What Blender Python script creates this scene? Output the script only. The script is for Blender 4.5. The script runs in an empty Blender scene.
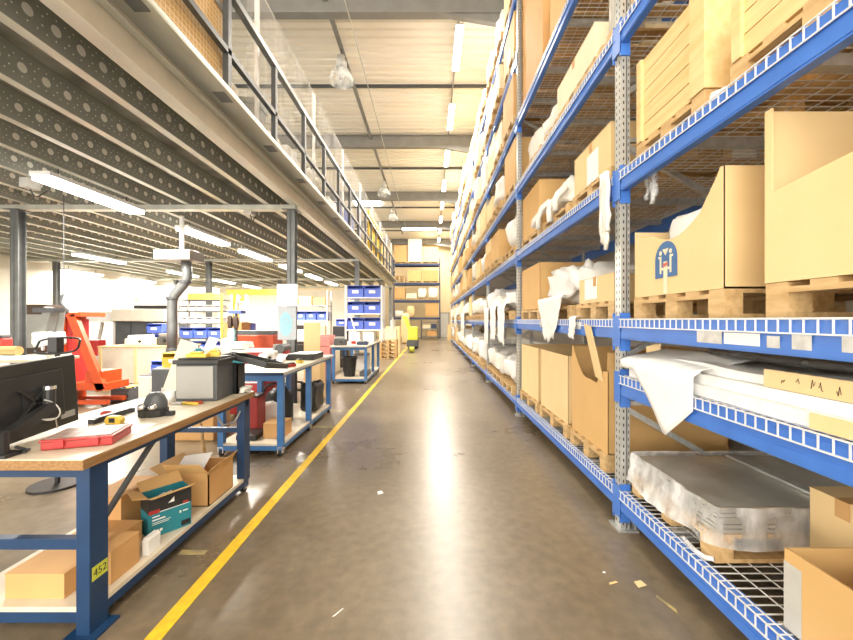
import bpy, math, random
from mathutils import Vector, Matrix, noise
random.seed(11)
PI = math.pi
SC = bpy.context.scene
COL = SC.collection
F, CX, CY, EYE = 379.0, 431.0, 320.0, 1.5
def px(x, Y): return (x - CX) * Y / F          # lateral metre of a photo column at depth Y
def pz(y, Y): return EYE - (y - CY) * Y / F    # height of a photo row at depth Y

# ------------------------------------------------------------------ materials
def _nt(name):
    m = bpy.data.materials.new(name); m.use_nodes = True
    nt = m.node_tree; b = nt.nodes['Principled BSDF']
    return m, nt, b
def mat(name, c, rough=.6, metal=0., c2=None, scale=8., stretch=(1, 1, 1), bump=0., detail=4., lo=.35, hi=.65, spec=None):
    m, nt, b = _nt(name)
    b.inputs['Roughness'].default_value = rough; b.inputs['Metallic'].default_value = metal
    if spec is not None: b.inputs['Specular IOR Level'].default_value = spec
    if c2 is None: c2 = tuple(v * .9 for v in c)
    tc = nt.nodes.new('ShaderNodeTexCoord'); mp = nt.nodes.new('ShaderNodeMapping'); mp.inputs['Scale'].default_value = stretch
    n = nt.nodes.new('ShaderNodeTexNoise'); n.inputs['Scale'].default_value = scale; n.inputs['Detail'].default_value = detail
    r = nt.nodes.new('ShaderNodeValToRGB'); r.color_ramp.elements[0].position = lo; r.color_ramp.elements[1].position = hi
    r.color_ramp.elements[0].color = (*c2, 1); r.color_ramp.elements[1].color = (*c, 1)
    L = nt.links.new
    L(tc.outputs['Object'], mp.inputs[0]); L(mp.outputs[0], n.inputs[0]); L(n.outputs[0], r.inputs[0]); L(r.outputs[0], b.inputs['Base Color'])
    if bump:
        bp = nt.nodes.new('ShaderNodeBump'); bp.inputs['Strength'].default_value = bump; bp.inputs['Distance'].default_value = .01
        L(n.outputs[0], bp.inputs['Height']); L(bp.outputs[0], b.inputs['Normal'])
    return m
def math_node(nt, op, a, b=None, c=None):
    n = nt.nodes.new('ShaderNodeMath'); n.operation = op
    for i, v in enumerate((a, b, c)):
        if v is None: continue
        if isinstance(v, (int, float)): n.inputs[i].default_value = v
        else: nt.links.new(v, n.inputs[i])
    return n.outputs[0]
def painted_hole_mat(name, c, hole, pitch, r, small=True, axis='Y', zc=.142, rough=.45, metal=.3):
    """steel with spots painted along the profile for light at its punched holes"""
    m, nt, b = _nt(name); L = nt.links.new
    b.inputs['Roughness'].default_value = rough; b.inputs['Metallic'].default_value = metal
    tc = nt.nodes.new('ShaderNodeTexCoord'); s = nt.nodes.new('ShaderNodeSeparateXYZ'); L(tc.outputs['Object'], s.inputs[0])
    y, z = s.outputs['Y'], s.outputs['Z']
    u = math_node(nt, 'PINGPONG', y, pitch / 2)
    dz = math_node(nt, 'SUBTRACT', z, zc)
    d = math_node(nt, 'SQRT', math_node(nt, 'ADD', math_node(nt, 'MULTIPLY', u, u), math_node(nt, 'MULTIPLY', dz, dz)))
    k = math_node(nt, 'LESS_THAN', d, r)
    if small:
        p2 = pitch / 3
        u2 = math_node(nt, 'PINGPONG', y, p2 / 2)
        w = math_node(nt, 'SUBTRACT', math_node(nt, 'ABSOLUTE', dz), .074)
        w2 = math_node(nt, 'ABSOLUTE', w); 
        d2 = math_node(nt, 'SQRT', math_node(nt, 'ADD', math_node(nt, 'MULTIPLY', u2, u2), math_node(nt, 'MULTIPLY', w2, w2)))
        k2 = math_node(nt, 'LESS_THAN', d2, .006)
        u3 = math_node(nt, 'SUBTRACT', pitch / 2, u)
        w3 = math_node(nt, 'SUBTRACT', math_node(nt, 'ABSOLUTE', dz), .032)
        d3 = math_node(nt, 'SQRT', math_node(nt, 'ADD', math_node(nt, 'MULTIPLY', u3, u3), math_node(nt, 'MULTIPLY', w3, w3)))
        k = math_node(nt, 'MAXIMUM', k, math_node(nt, 'MAXIMUM', k2, math_node(nt, 'LESS_THAN', d3, .007)))
    n = nt.nodes.new('ShaderNodeTexNoise'); n.inputs['Scale'].default_value = 5; L(tc.outputs['Object'], n.inputs[0])
    r1 = nt.nodes.new('ShaderNodeValToRGB'); r1.color_ramp.elements[0].color = (*[v * .8 for v in c], 1); r1.color_ramp.elements[1].color = (*[min(1, v * 1.15) for v in c], 1)
    L(n.outputs[0], r1.inputs[0])
    mx = nt.nodes.new('ShaderNodeMixRGB'); L(k, mx.inputs[0]); L(r1.outputs[0], mx.inputs[1]); mx.inputs[2].default_value = (*hole, 1)
    L(mx.outputs[0], b.inputs['Base Color'])
    return m
def post_mat():
    m, nt, b = _nt('perforated_upright'); L = nt.links.new
    b.inputs['Roughness'].default_value = .38; b.inputs['Metallic'].default_value = .55
    tc = nt.nodes.new('ShaderNodeTexCoord'); s = nt.nodes.new('ShaderNodeSeparateXYZ'); L(tc.outputs['Object'], s.inputs[0])
    zz = math_node(nt, 'LESS_THAN', math_node(nt, 'PINGPONG', s.outputs['Z'], .025), .011)
    ya = math_node(nt, 'LESS_THAN', math_node(nt, 'ABSOLUTE', math_node(nt, 'SUBTRACT', math_node(nt, 'ABSOLUTE', s.outputs['Y']), .02)), .006)
    front = math_node(nt, 'LESS_THAN', s.outputs['X'], .002)
    xa = math_node(nt, 'LESS_THAN', math_node(nt, 'ABSOLUTE', math_node(nt, 'SUBTRACT', s.outputs['X'], .018)), .005)
    xb = math_node(nt, 'LESS_THAN', math_node(nt, 'ABSOLUTE', math_node(nt, 'SUBTRACT', s.outputs['X'], .053)), .003)
    k = math_node(nt, 'MULTIPLY', zz, math_node(nt, 'MAXIMUM', math_node(nt, 'MULTIPLY', ya, front), math_node(nt, 'MAXIMUM', xa, xb)))
    mx = nt.nodes.new('ShaderNodeMixRGB'); L(k, mx.inputs[0]); mx.inputs[1].default_value = (.55, .56, .54, 1); mx.inputs[2].default_value = (.08, .08, .08, 1)
    L(mx.outputs[0], b.inputs['Base Color'])
    return m
def emit(name, c, s):
    m, nt, b = _nt(name)
    b.inputs['Base Color'].default_value = (*c, 1); b.inputs['Emission Color'].default_value = (*c, 1); b.inputs['Emission Strength'].default_value = s
    return m
def film(name, alpha, c=(.95, .97, 1), bump=.6, scale=14, rough=.15):
    m, nt, b = _nt(name); L = nt.links.new
    if rough > .9: b.inputs['Specular IOR Level'].default_value = 0
    b.inputs['Base Color'].default_value = (*c, 1); b.inputs['Roughness'].default_value = rough
    tc = nt.nodes.new('ShaderNodeTexCoord'); n = nt.nodes.new('ShaderNodeTexNoise'); n.inputs['Scale'].default_value = scale; n.inputs['Detail'].default_value = 6
    mp = nt.nodes.new('ShaderNodeMapping'); mp.inputs['Scale'].default_value = (1, 1, .4)
    L(tc.outputs['Object'], mp.inputs[0]); L(mp.outputs[0], n.inputs[0])
    r = nt.nodes.new('ShaderNodeMapRange'); r.inputs[1].default_value = .35; r.inputs[2].default_value = .7; r.inputs[3].default_value = max(0, alpha - min(.3, alpha * .6)); r.inputs[4].default_value = min(1, alpha + min(.42, alpha))
    L(n.outputs[0], r.inputs[0]); L(r.outputs[0], b.inputs['Alpha'])
    if bump:
        bp = nt.nodes.new('ShaderNodeBump'); bp.inputs['Strength'].default_value = bump; bp.inputs['Distance'].default_value = .02
        L(n.outputs[0], bp.inputs['Height']); L(bp.outputs[0], b.inputs['Normal'])
    return m
def floor_mat():
    m, nt, b = _nt('polished_concrete'); L = nt.links.new
    tc = nt.nodes.new('ShaderNodeTexCoord')
    n1 = nt.nodes.new('ShaderNodeTexNoise'); n1.inputs['Scale'].default_value = .7; n1.inputs['Detail'].default_value = 8; n1.inputs['Roughness'].default_value = .65
    n2 = nt.nodes.new('ShaderNodeTexNoise'); n2.inputs['Scale'].default_value = 14; n2.inputs['Detail'].default_value = 6
    n3 = nt.nodes.new('ShaderNodeTexNoise'); n3.inputs['Scale'].default_value = 90; n3.inputs['Detail'].default_value = 2
    for n in (n1, n2, n3): L(tc.outputs['Object'], n.inputs[0])
    r1 = nt.nodes.new('ShaderNodeValToRGB'); r1.color_ramp.elements[0].position = .3; r1.color_ramp.elements[1].position = .7
    r1.color_ramp.elements[0].color = (.15, .113, .073, 1); r1.color_ramp.elements[1].color = (.255, .203, .138, 1)
    r2 = nt.nodes.new('ShaderNodeValToRGB'); r2.color_ramp.elements[0].position = .3; r2.color_ramp.elements[1].position = .72
    r2.color_ramp.elements[0].color = (.8, .8, .8, 1); r2.color_ramp.elements[1].color = (1.12, 1.12, 1.1, 1)
    r3 = nt.nodes.new('ShaderNodeValToRGB'); r3.color_ramp.elements[0].position = .7; r3.color_ramp.elements[1].position = .76
    r3.color_ramp.elements[0].color = (0, 0, 0, 1); r3.color_ramp.elements[1].color = (.1, .095, .08, 1)
    L(n1.outputs[0], r1.inputs[0]); L(n2.outputs[0], r2.inputs[0]); L(n3.outputs[0], r3.inputs[0])
    mx = nt.nodes.new('ShaderNodeMixRGB'); mx.blend_type = 'MULTIPLY'; mx.inputs[0].default_value = 1; L(r1.outputs[0], mx.inputs[1]); L(r2.outputs[0], mx.inputs[2])
    ad = nt.nodes.new('ShaderNodeMixRGB'); ad.blend_type = 'ADD'; ad.inputs[0].default_value = 1; L(mx.outputs[0], ad.inputs[1]); L(r3.outputs[0], ad.inputs[2])
    L(ad.outputs[0], b.inputs['Base Color'])
    rr = nt.nodes.new('ShaderNodeMapRange'); rr.inputs[1].default_value = .3; rr.inputs[2].default_value = .7; rr.inputs[3].default_value = .26; rr.inputs[4].default_value = .33
    L(n1.outputs[0], rr.inputs[0]); L(rr.outputs[0], b.inputs['Roughness'])
    b.inputs['Specular IOR Level'].default_value = .6
    return m
def grid_mat(name, c, c2, sx, sz):
    """brown carton seen through a fine wire mesh"""
    m, nt, b = _nt(name); L = nt.links.new
    tc = nt.nodes.new('ShaderNodeTexCoord'); s = nt.nodes.new('ShaderNodeSeparateXYZ'); L(tc.outputs['Object'], s.inputs[0])
    a = math_node(nt, 'LESS_THAN', math_node(nt, 'PINGPONG', s.outputs['Y'], sx / 2), sx * .1)
    d = math_node(nt, 'LESS_THAN', math_node(nt, 'PINGPONG', s.outputs['Z'], sz / 2), sz * .1)
    k = math_node(nt, 'MAXIMUM', a, d)
    mx = nt.nodes.new('ShaderNodeMixRGB'); L(k, mx.inputs[0]); mx.inputs[1].default_value = (*c, 1); mx.inputs[2].default_value = (*c2, 1)
    L(mx.outputs[0], b.inputs['Base Color']); b.inputs['Roughness'].default_value = .7
    return m

M = dict(
    floor=floor_mat(),
    yellow=mat('yellow_floor_paint', (.86, .58, .03), .5, c2=(.72, .46, .03), scale=20),
    faded=mat('faded_yellow_paint', (.5, .4, .16), .5, c2=(.25, .2, .12), scale=12),
    roof=mat('ivory_roof_sheet', (.95, .91, .81), .55, c2=(.92, .87, .76), scale=1.5, stretch=(.2, 1, 1)),
    wall=mat('white_wall', (.76, .72, .63), .8, c2=(.7, .66, .57), scale=2),
    wallb=mat('cream_wall', (.74, .62, .4), .8, c2=(.68, .56, .35), scale=1.2),
    beam=mat('grey_steel_paint', (.27, .265, .25), .5, c2=(.23, .225, .21), scale=3),
    dark=mat('dark_grey_paint', (.09, .095, .1), .45, c2=(.07, .075, .08), scale=6),
    column=mat('column_grey', (.2, .21, .21), .4, .3, c2=(.15, .16, .16), scale=5),
    galv=mat('galvanised_steel', (.6, .61, .6), .38, .55, c2=(.48, .49, .48), scale=25, detail=2),
    galvw=mat('galvanised_edge', (.62, .63, .56), .38, .4, c2=(.5, .51, .45), scale=4, stretch=(1, .3, 1)),
    joist=painted_hole_mat('joist_painted_hole_light', (.35, .36, .31), (.97, .95, .86), .137 * 1.42, .027 * 1.42),  # pale spots paint the light showing through the joist holes
    edgeweb=painted_hole_mat('edge_web_painted_reflections', (.5, .46, .37), (.42, .28, .13), .1, .006, False, zc=.05),  # rust dots paint the warm reflections at the web perforations
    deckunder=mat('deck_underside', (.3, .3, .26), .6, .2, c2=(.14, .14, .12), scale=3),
    post=post_mat(),
    blue=mat('rack_blue_paint', (.065, .21, .68), .36, c2=(.055, .18, .6), scale=6),
    navy=mat('navy_paint', (.03, .05, .12), .45, scale=6),
    bench=mat('bench_blue_paint', (.008, .043, .12), .38, c2=(.007, .035, .1), scale=9),
    benchl=mat('bench_light_blue_paint', (.055, .19, .46), .4, c2=(.045, .16, .4), scale=9),
    lam=mat('worn_white_laminate', (.76, .68, .55), .45, c2=(.6, .51, .38), scale=3, detail=8),
    white=mat('white_plastic', (.88, .88, .86), .5, c2=(.84, .84, .82), scale=4),
    paper=mat('white_paper', (.9, .9, .88), .7, c2=(.86, .86, .84), scale=6),
    foam=mat('white_foam', (.92, .91, .88), .75, c2=(.84, .83, .8), scale=7, bump=.4),
    bag=mat('white_bag', (.9, .88, .82), .6, c2=(.76, .73, .66), scale=6, bump=.6),
    edge=mat('plywood_edge', (.36, .2, .075), .6, c2=(.25, .13, .045), scale=6, stretch=(12, 1, 12)),
    card=mat('tan_cardboard', (.7, .44, .18), .75, c2=(.66, .41, .16), scale=3),
    cardp=mat('pale_cardboard', (.84, .63, .33), .75, c2=(.8, .59, .3), scale=3),
    cardo=mat('orange_cardboard', (.66, .38, .15), .75, c2=(.6, .34, .13), scale=3),
    cardc=mat('cream_cardboard', (.86, .76, .55), .75, c2=(.82, .71, .5), scale=3),
    cardi=mat('cardboard_inside', (.5, .31, .13), .8, c2=(.46, .28, .12), scale=4),
    wood=mat('pale_pine', (.84, .63, .32), .65, c2=(.76, .53, .23), scale=2.2, stretch=(10, .8, 10), detail=6),
    woodp=mat('pallet_pine', (.68, .47, .23), .7, c2=(.52, .33, .14), scale=4, stretch=(8, 1.5, 8), detail=6),
    red=mat('red_paint', (.52, .03, .03), .4, c2=(.45, .025, .025)),
    redp=mat('red_plastic', (.42, .035, .03), .4, c2=(.36, .03, .025)),
    lid=mat('smoky_clear_lid', (.36, .27, .22), .5, c2=(.22, .13, .11), scale=18),
    panel=mat('tool_box_grey', (.36, .355, .33), .4, c2=(.32, .315, .29), scale=2),
    wire=mat('zinc_wire', (.85, .86, .85), .4, .15),
    filmt=film('clear_top_film', .14, (.9, .92, .92), .5, 7, .12),
    pink=mat('faded_red_plastic', (.7, .25, .22), .5),
    orange=mat('orange_paint', (.52, .07, .014), .4, c2=(.45, .055, .012), scale=12),
    black=mat('black_plastic', (.018, .018, .018), .4, c2=(.026, .026, .026)),
    mon=mat('monitor_black', (.02, .02, .019), .35, c2=(.028, .028, .026), scale=2),
    rubber=mat('dark_rubber', (.03, .03, .03), .7),
    grey=mat('mid_grey_plastic', (.33, .33, .31), .5),
    lgrey=mat('light_grey_plastic', (.58, .57, .53), .45, c2=(.52, .51, .47)),
    beige=mat('beige_panel', (.74, .68, .57), .5, c2=(.7, .64, .53)),
    chrome=mat('bright_steel', (.7, .7, .7), .22, .9),
    sheet=mat('steel_sheet', (.55, .53, .46), .33, .6, c2=(.46, .44, .38), scale=3),
    bin=mat('blue_bin_plastic', (.1, .18, .68), .45, c2=(.09, .16, .62)),
    teal=mat('teal_print', (.02, .22, .27), .5, c2=(.018, .2, .25)),
    yel=mat('yellow_plastic', (.78, .54, .07), .45),
    lime=mat('lime_paint', (.6, .64, .07), .45),
    sky=mat('pale_blue_cloth', (.42, .72, .85), .7),
    posterb=mat('pale_blue_print', (.3, .55, .66), .5),
    postg=mat('poster_grey', (.42, .46, .5), .5),
    brown=mat('dark_brown_leather', (.08, .05, .035), .6),
    logo=mat('logo_blue_ink', (.07, .17, .38), .7),
    net=film('safety_net', .09, (1, 1, 1), 0, 3, 1.),
    film=film('stretch_film', .42, (.95, .96, .97), .8, 9, .18),
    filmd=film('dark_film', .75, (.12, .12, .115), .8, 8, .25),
    mesh=grid_mat('carton_behind_mesh', (.62, .38, .15), (.78, .6, .34), .05, .05),
    glass=film('clear_lens', .35, (.9, .93, .93), 0, 5, .1),
    tube=emit('tube_glow', (1, .97, .9), 6),
    roofwin=emit('skylight_glow', (.97, .99, 1), 5),
)

# ------------------------------------------------------------------ mesh builder
GM = None   # when set, everything built is scaled about the eye height point (used for the mezzanine)
SM = 1.42
EYE_SCALE = Matrix.Translation((0, 0, EYE)) @ Matrix.Scale(SM, 4) @ Matrix.Translation((0, 0, -EYE))
class MB:
    def __init__(s): s.v = []; s.f = []; s.mi = []; s.M = None
    def add(s, vs, fs, mi=0):
        o = len(s.v)
        s.v += [(s.M @ Vector(v)) if s.M else Vector(v) for v in vs]
        s.f += [tuple(o + i for i in f) for f in fs]; s.mi += [mi] * len(fs)
        return s
    def box(s, x0, x1, y0, y1, z0, z1, mi=0):
        v = [(x, y, z) for z in (z0, z1) for y in (y0, y1) for x in (x0, x1)]
        return s.add(v, [(0, 2, 3, 1), (4, 5, 7, 6), (0, 1, 5, 4), (2, 6, 7, 3), (0, 4, 6, 2), (1, 3, 7, 5)], mi)
    def cyl(s, p0, p1, r0, r1=None, n=12, mi=0, cap=True):
        r1 = r0 if r1 is None else r1; p0, p1 = Vector(p0), Vector(p1)
        d = (p1 - p0).normalized(); a = d.orthogonal().normalized(); b = d.cross(a)
        v = []
        for p, r in ((p0, r0), (p1, r1)):
            for i in range(n):
                t = 2 * PI * i / n + PI / n; v.append(p + (a * math.cos(t) + b * math.sin(t)) * r)
        fs = [(i, (i + 1) % n, n + (i + 1) % n, n + i) for i in range(n)]
        if cap: fs += [tuple(range(n - 1, -1, -1)), tuple(range(n, 2 * n))]
        return s.add(v, fs, mi)
    def bar(s, p0, p1, w, h=None, mi=0):      # rectangular bar, w across, h in the upright direction
        h = h or w; p0, p1 = Vector(p0), Vector(p1); d = (p1 - p0).normalized()
        up = Vector((0, 0, 1)) if abs(d.z) < .95 else Vector((0, 1, 0))
        a = d.cross(up).normalized(); b = a.cross(d).normalized()
        v = [p + a * (i * w / 2) + b * (j * h / 2) for p in (p0, p1) for i, j in ((-1, -1), (1, -1), (1, 1), (-1, 1))]
        return s.add(v, [(3, 2, 1, 0), (4, 5, 6, 7), (0, 1, 5, 4), (1, 2, 6, 5), (2, 3, 7, 6), (3, 0, 4, 7)], mi)
    def path(s, pts, r, n=8, mi=0, closed=False):
        pts = [Vector(p) for p in pts]; N = len(pts); v = []; prev = None
        for i, p in enumerate(pts):
            a = pts[i - 1] if (i or closed) else p; b = pts[(i + 1) % N] if (i < N - 1 or closed) else p
            d = (b - a).normalized()
            if prev is None: u = d.orthogonal().normalized()
            else: u = (prev - d * prev.dot(d)).normalized()
            prev = u; w = d.cross(u)
            v += [p + (u * math.cos(2 * PI * k / n) + w * math.sin(2 * PI * k / n)) * r for k in range(n)]
        fs = []
        for i in range(N if closed else N - 1):
            for k in range(n):
                j = (i + 1) % N; fs.append((i * n + k, i * n + (k + 1) % n, j * n + (k + 1) % n, j * n + k))
        if not closed: fs += [tuple(range(n - 1, -1, -1)), tuple((N - 1) * n + k for k in range(n))]
        return s.add(v, fs, mi)
    def lathe(s, c, prof, n=20, mi=0):
        c = Vector(c); v = []
        for r, z in prof: v += [c + Vector((r * math.cos(2 * PI * k / n), r * math.sin(2 * PI * k / n), z)) for k in range(n)]
        fs = [(i * n + k, i * n + (k + 1) % n, (i + 1) * n + (k + 1) % n, (i + 1) * n + k) for i in range(len(prof) - 1) for k in range(n)]
        return s.add(v, fs, mi)
    def grid(s, fn, nu, nv, mi=0):
        v = [fn(i / nu, j / nv) for j in range(nv + 1) for i in range(nu + 1)]
        fs = [(j * (nu + 1) + i, j * (nu + 1) + i + 1, (j + 1) * (nu + 1) + i + 1, (j + 1) * (nu + 1) + i) for j in range(nv) for i in range(nu)]
        return s.add(v, fs, mi)
    def prism(s, poly, d, mi=0):               # closed outline (3D points), extruded by vector d
        n = len(poly); d = Vector(d); v = [Vector(p) for p in poly] + [Vector(p) + d for p in poly]
        return s.add(v, [tuple(range(n - 1, -1, -1)), tuple(range(n, 2 * n))] + [(i, (i + 1) % n, n + (i + 1) % n, n + i) for i in range(n)], mi)
    def blob(s, x0, x1, y0, y1, z0, z1, amp=.06, seed=0, freq=4., n=10, power=.45, mi=0):
        c = Vector(((x0 + x1) / 2, (y0 + y1) / 2, (z0 + z1) / 2)); h = Vector(((x1 - x0) / 2, (y1 - y0) / 2, (z1 - z0) / 2))
        nu, nv = n * 2, n; v = []
        sp = lambda a: math.copysign(abs(a) ** power, a)
        for j in range(nv + 1):
            t = -PI / 2 + PI * j / nv
            for i in range(nu):
                a = 2 * PI * i / nu
                q = Vector((sp(math.cos(t)) * sp(math.cos(a)), sp(math.cos(t)) * sp(math.sin(a)), sp(math.sin(t))))
                p = Vector((q.x * h.x, q.y * h.y, q.z * h.z))
                k = noise.noise((p + c) * freq + Vector((seed * 7.1, 0, seed))) * amp + noise.noise((p + c) * freq * 3 + Vector((seed, 0, 0))) * amp * .45
                k3 = abs(noise.noise((p + c) * freq * 6.5 + Vector((0, seed * 3.3, 0)))) * amp * .35
                p = p - q.normalized() * (abs(k) * 1.35 + k3)
                v.append(c + p)
        zm = min(p.z for p in v)
        v = [Vector((p.x, p.y, z0 + (p.z - zm))) for p in v]
        fs = [(j * nu + i, j * nu + (i + 1) % nu, (j + 1) * nu + (i + 1) % nu, (j + 1) * nu + i) for j in range(nv) for i in range(nu)]
        return s.add(v, fs, mi)
    def build(s, name, mats, parent=None, smooth=False, bevel=0., origin=None):
        if not isinstance(mats, (list, tuple)): mats = [mats]
        if GM is not None: s.v = [GM @ p for p in s.v]
        if parent is not None: org = Vector(parent['_o'])
        elif origin is not None: org = Vector(origin)
        else:
            lo = [min(p[i] for p in s.v) for i in range(3)]; hi = [max(p[i] for p in s.v) for i in range(3)]
            org = Vector(((lo[0] + hi[0]) / 2, (lo[1] + hi[1]) / 2, lo[2]))
        me = bpy.data.meshes.new(name); me.from_pydata([p - org for p in s.v], [], s.f)
        for m in mats: me.materials.append(m)
        me.polygons.foreach_set('material_index', s.mi)
        if smooth: me.polygons.foreach_set('use_smooth', [True] * len(me.polygons))
        me.update()
        o = bpy.data.objects.new(name, me); COL.objects.link(o); o['_o'] = tuple(org)
        if parent is not None: o.parent = parent
        else: o.location = org
        if bevel:
            b = o.modifiers.new('bevel', 'BEVEL'); b.width = bevel; b.segments = 2; b.limit_method = 'ANGLE'
        return o
def tag(o, label=None, cat=None, group=None, kind=None):
    if label: o['label'] = label
    if cat: o['category'] = cat
    if group: o['group'] = group
    if kind: o['kind'] = kind
    return o
def thing(name, label, cat, loc, group=None):
    o = bpy.data.objects.new(name, None); COL.objects.link(o)
    if GM is not None: loc = GM @ Vector(loc)
    o.location = loc; o['_o'] = tuple(loc); o.empty_display_size = .1
    return tag(o, label, cat, group)
def struct(name, mb, mats, parent=None, label=None, **k):
    o = mb.build(name, mats, parent, **k)
    if parent is None:
        o['kind'] = 'structure'
        if label: o['label'] = label
    return o
def kids(o): return [c for c in bpy.data.objects if c.parent == o]
def copy_tree(o, parent=None, ks=None):
    c = o.copy(); COL.objects.link(c)
    if parent is not None: c.parent = parent
    for ch in kids(o): copy_tree(ch, c)
    return c
def text(name, body, size, mw, m, parent, ext=.0004):
    cu = bpy.data.curves.new(name, 'FONT'); cu.body = body; cu.size = size; cu.extrude = ext; cu.align_x = 'CENTER'; cu.align_y = 'CENTER'
    cu.materials.append(m); t = bpy.data.objects.new(name + '_curve', cu); COL.objects.link(t); bpy.context.view_layer.update()
    me = bpy.data.meshes.new_from_object(t.evaluated_get(bpy.context.evaluated_depsgraph_get())); bpy.data.objects.remove(t)
    o = bpy.data.objects.new(name, me); COL.objects.link(o); o.parent = parent
    o.matrix_local = Matrix.Translation(-Vector(parent['_o'])) @ mw
    return o
FACE_XM = Matrix(((0, 0, -1, 0), (-1, 0, 0, 0), (0, 1, 0, 0), (0, 0, 0, 1)))    # text on a face that looks towards -X
FACE_XP = Matrix(((0, 0, 1, 0), (1, 0, 0, 0), (0, 1, 0, 0), (0, 0, 0, 1)))      # towards +X
FACE_YM = Matrix(((1, 0, 0, 0), (0, 0, -1, 0), (0, 1, 0, 0), (0, 0, 0, 1)))     # towards -Y

# ------------------------------------------------------------------ camera, world
cam = bpy.data.cameras.new('camera'); co = bpy.data.objects.new('camera', cam); COL.objects.link(co)
co.location = (0, 0, EYE); co.rotation_euler = (PI / 2, 0, 0)
cam.sensor_width = 36; cam.lens = F / 853 * 36; cam.shift_x = -(CX - 426.5) / 853; cam.clip_start = .05
SC.camera = co
w = bpy.data.worlds.new('world'); SC.world = w; w.use_nodes = True
w.node_tree.nodes['Background'].inputs[0].default_value = (1, .94, .84, 1); w.node_tree.nodes['Background'].inputs[1].default_value = 2.4
SC.view_settings.view_transform = 'Standard'; SC.view_settings.look = 'None'; SC.view_settings.gamma = 1; SC.view_settings.use_curve_mapping = False
SC.view_settings.exposure = 1.2
SC.cycles.use_denoising = True; SC.cycles.max_bounces = 8; SC.cycles.diffuse_bounces = 5; SC.cycles.transparent_max_bounces = 24; SC.cycles.sample_clamp_indirect = 8
SC.cycles.caustics_reflective = False; SC.cycles.caustics_refractive = False

def area(parent, loc, sx, sy, power, c=(1, .93, .82), up=False):
    l = bpy.data.lights.new('lamp_light', 'AREA'); l.shape = 'RECTANGLE'; l.size = sx; l.size_y = sy; l.energy = power; l.color = c
    if GM is not None: loc = GM @ Vector(loc); l.size *= SM; l.size_y *= SM; l.energy *= SM * SM
    o = bpy.data.objects.new('lamp_light', l); COL.objects.link(o); o.parent = parent; o.location = Vector(loc) - Vector(parent['_o'])
    if up: o.rotation_euler = (PI, 0, 0)

# ------------------------------------------------------------------ the hall
YB, XL, XR, ZC, Y0 = 33.5, -13.2, 2.85, 8.55, -3.5
struct('floor', MB().box(XL, XR, Y0, YB, -.2, 0), M['floor'])
mb = MB(); N = int((YB - Y0) / .26)
prof = []
for i in range(N):
    y = Y0 + i * .26; prof += [(y, ZC), (y + .15, ZC), (y + .175, ZC + .05), (y + .235, ZC + .05)]
prof.append((YB, ZC))
mb.add([(x, y, z) for x in (XL, XR) for y, z in prof], [(i, i + 1, len(prof) + i + 1, len(prof) + i) for i in range(len(prof) - 1)])
mb.box(XL, XR, Y0, YB, ZC + .12, ZC + .2)
struct('ceiling', mb, M['roof'])
struct('wall_left', MB().box(XL - .15, XL, Y0, YB, 0, 4.5).box(XL - .15, XL, Y0, YB, 8.3, ZC + .1), M['wall'])
wn = thing('added_daylight_window', None, None, (XL, 15, 4.5)); wn['kind'] = 'structure'  # unseen window band, added to bring daylight onto the rack
q = MB()
for i in range(14): q.box(XL - .12, XL - .04, Y0 + i * 2.8, Y0 + i * 2.8 + .08, 4.5, 8.3)
q.box(XL - .12, XL - .04, Y0, YB, 6.35, 6.43); q.build('added_window_frame', M['beam'], wn); MB().box(XL - .09, XL - .085, Y0, YB, 4.5, 8.3).build('added_window_pane', M['net'], wn)
struct('wall_right', MB().box(XR, XR + .15, Y0, YB, 0, ZC + .1), M['wall'])
struct('wall_back', MB().box(XL, XR, YB, YB + .15, 0, ZC + .1), M['wallb'])
struct('wall_partition', MB().box(XL, -4.7, 23.4, 23.55, 0, 3.36), M['wall'])
for i, Y in enumerate((2.1, 8.1, 14.3, 20.6, 26.7, 32.6)):
    mb = MB(); mb.box(XL, XR, Y - .1, Y + .1, 8.0, 8.025); mb.box(XL, XR, Y - .1, Y + .1, 8.43, 8.455); mb.box(XL, XR, Y - .006, Y + .006, 8.025, 8.43)
    mb.prism([(XR, Y - .06, 8.0), (XR - 2.6, Y - .06, 8.0), (XR, Y - .06, 7.55)], (0, .12, 0))
    tag(struct('ceiling_beam', mb, M['beam']), kind='structure')
for Y in (5.2, 11.35, 17.5, 23.6, 29.7):
    struct('ceiling_purlin', MB().box(XL, XR, Y - .03, Y + .03, 8.46, 8.54), M['dark'])
for x0, x1, y0, y1 in ((-2.2, .45, 29.0, 29.5), (-4.6, -3.0, 22.0, 23.2), (-5.5, -3.0, 27.4, 28.4)):
    struct('window_skylight', MB().box(x0, x1, y0, y1, 8.5, 8.53), M['roofwin'])
# floor markings
mk = MB().box(-1.345, -1.265, .2, 21, .0005, .003); mk = struct('floor_line', mk, M['yellow'])
def decal(x0, x1, y0, y1): struct('floor_line_faded', MB().box(x0, x1, y0, y1, .0005, .002), M['faded'])
for y in (5.3, 6.25): decal(-1.95, -1.35, y, y + .05)
decal(-1.62, -1.45, 2.42, 2.47)

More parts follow.
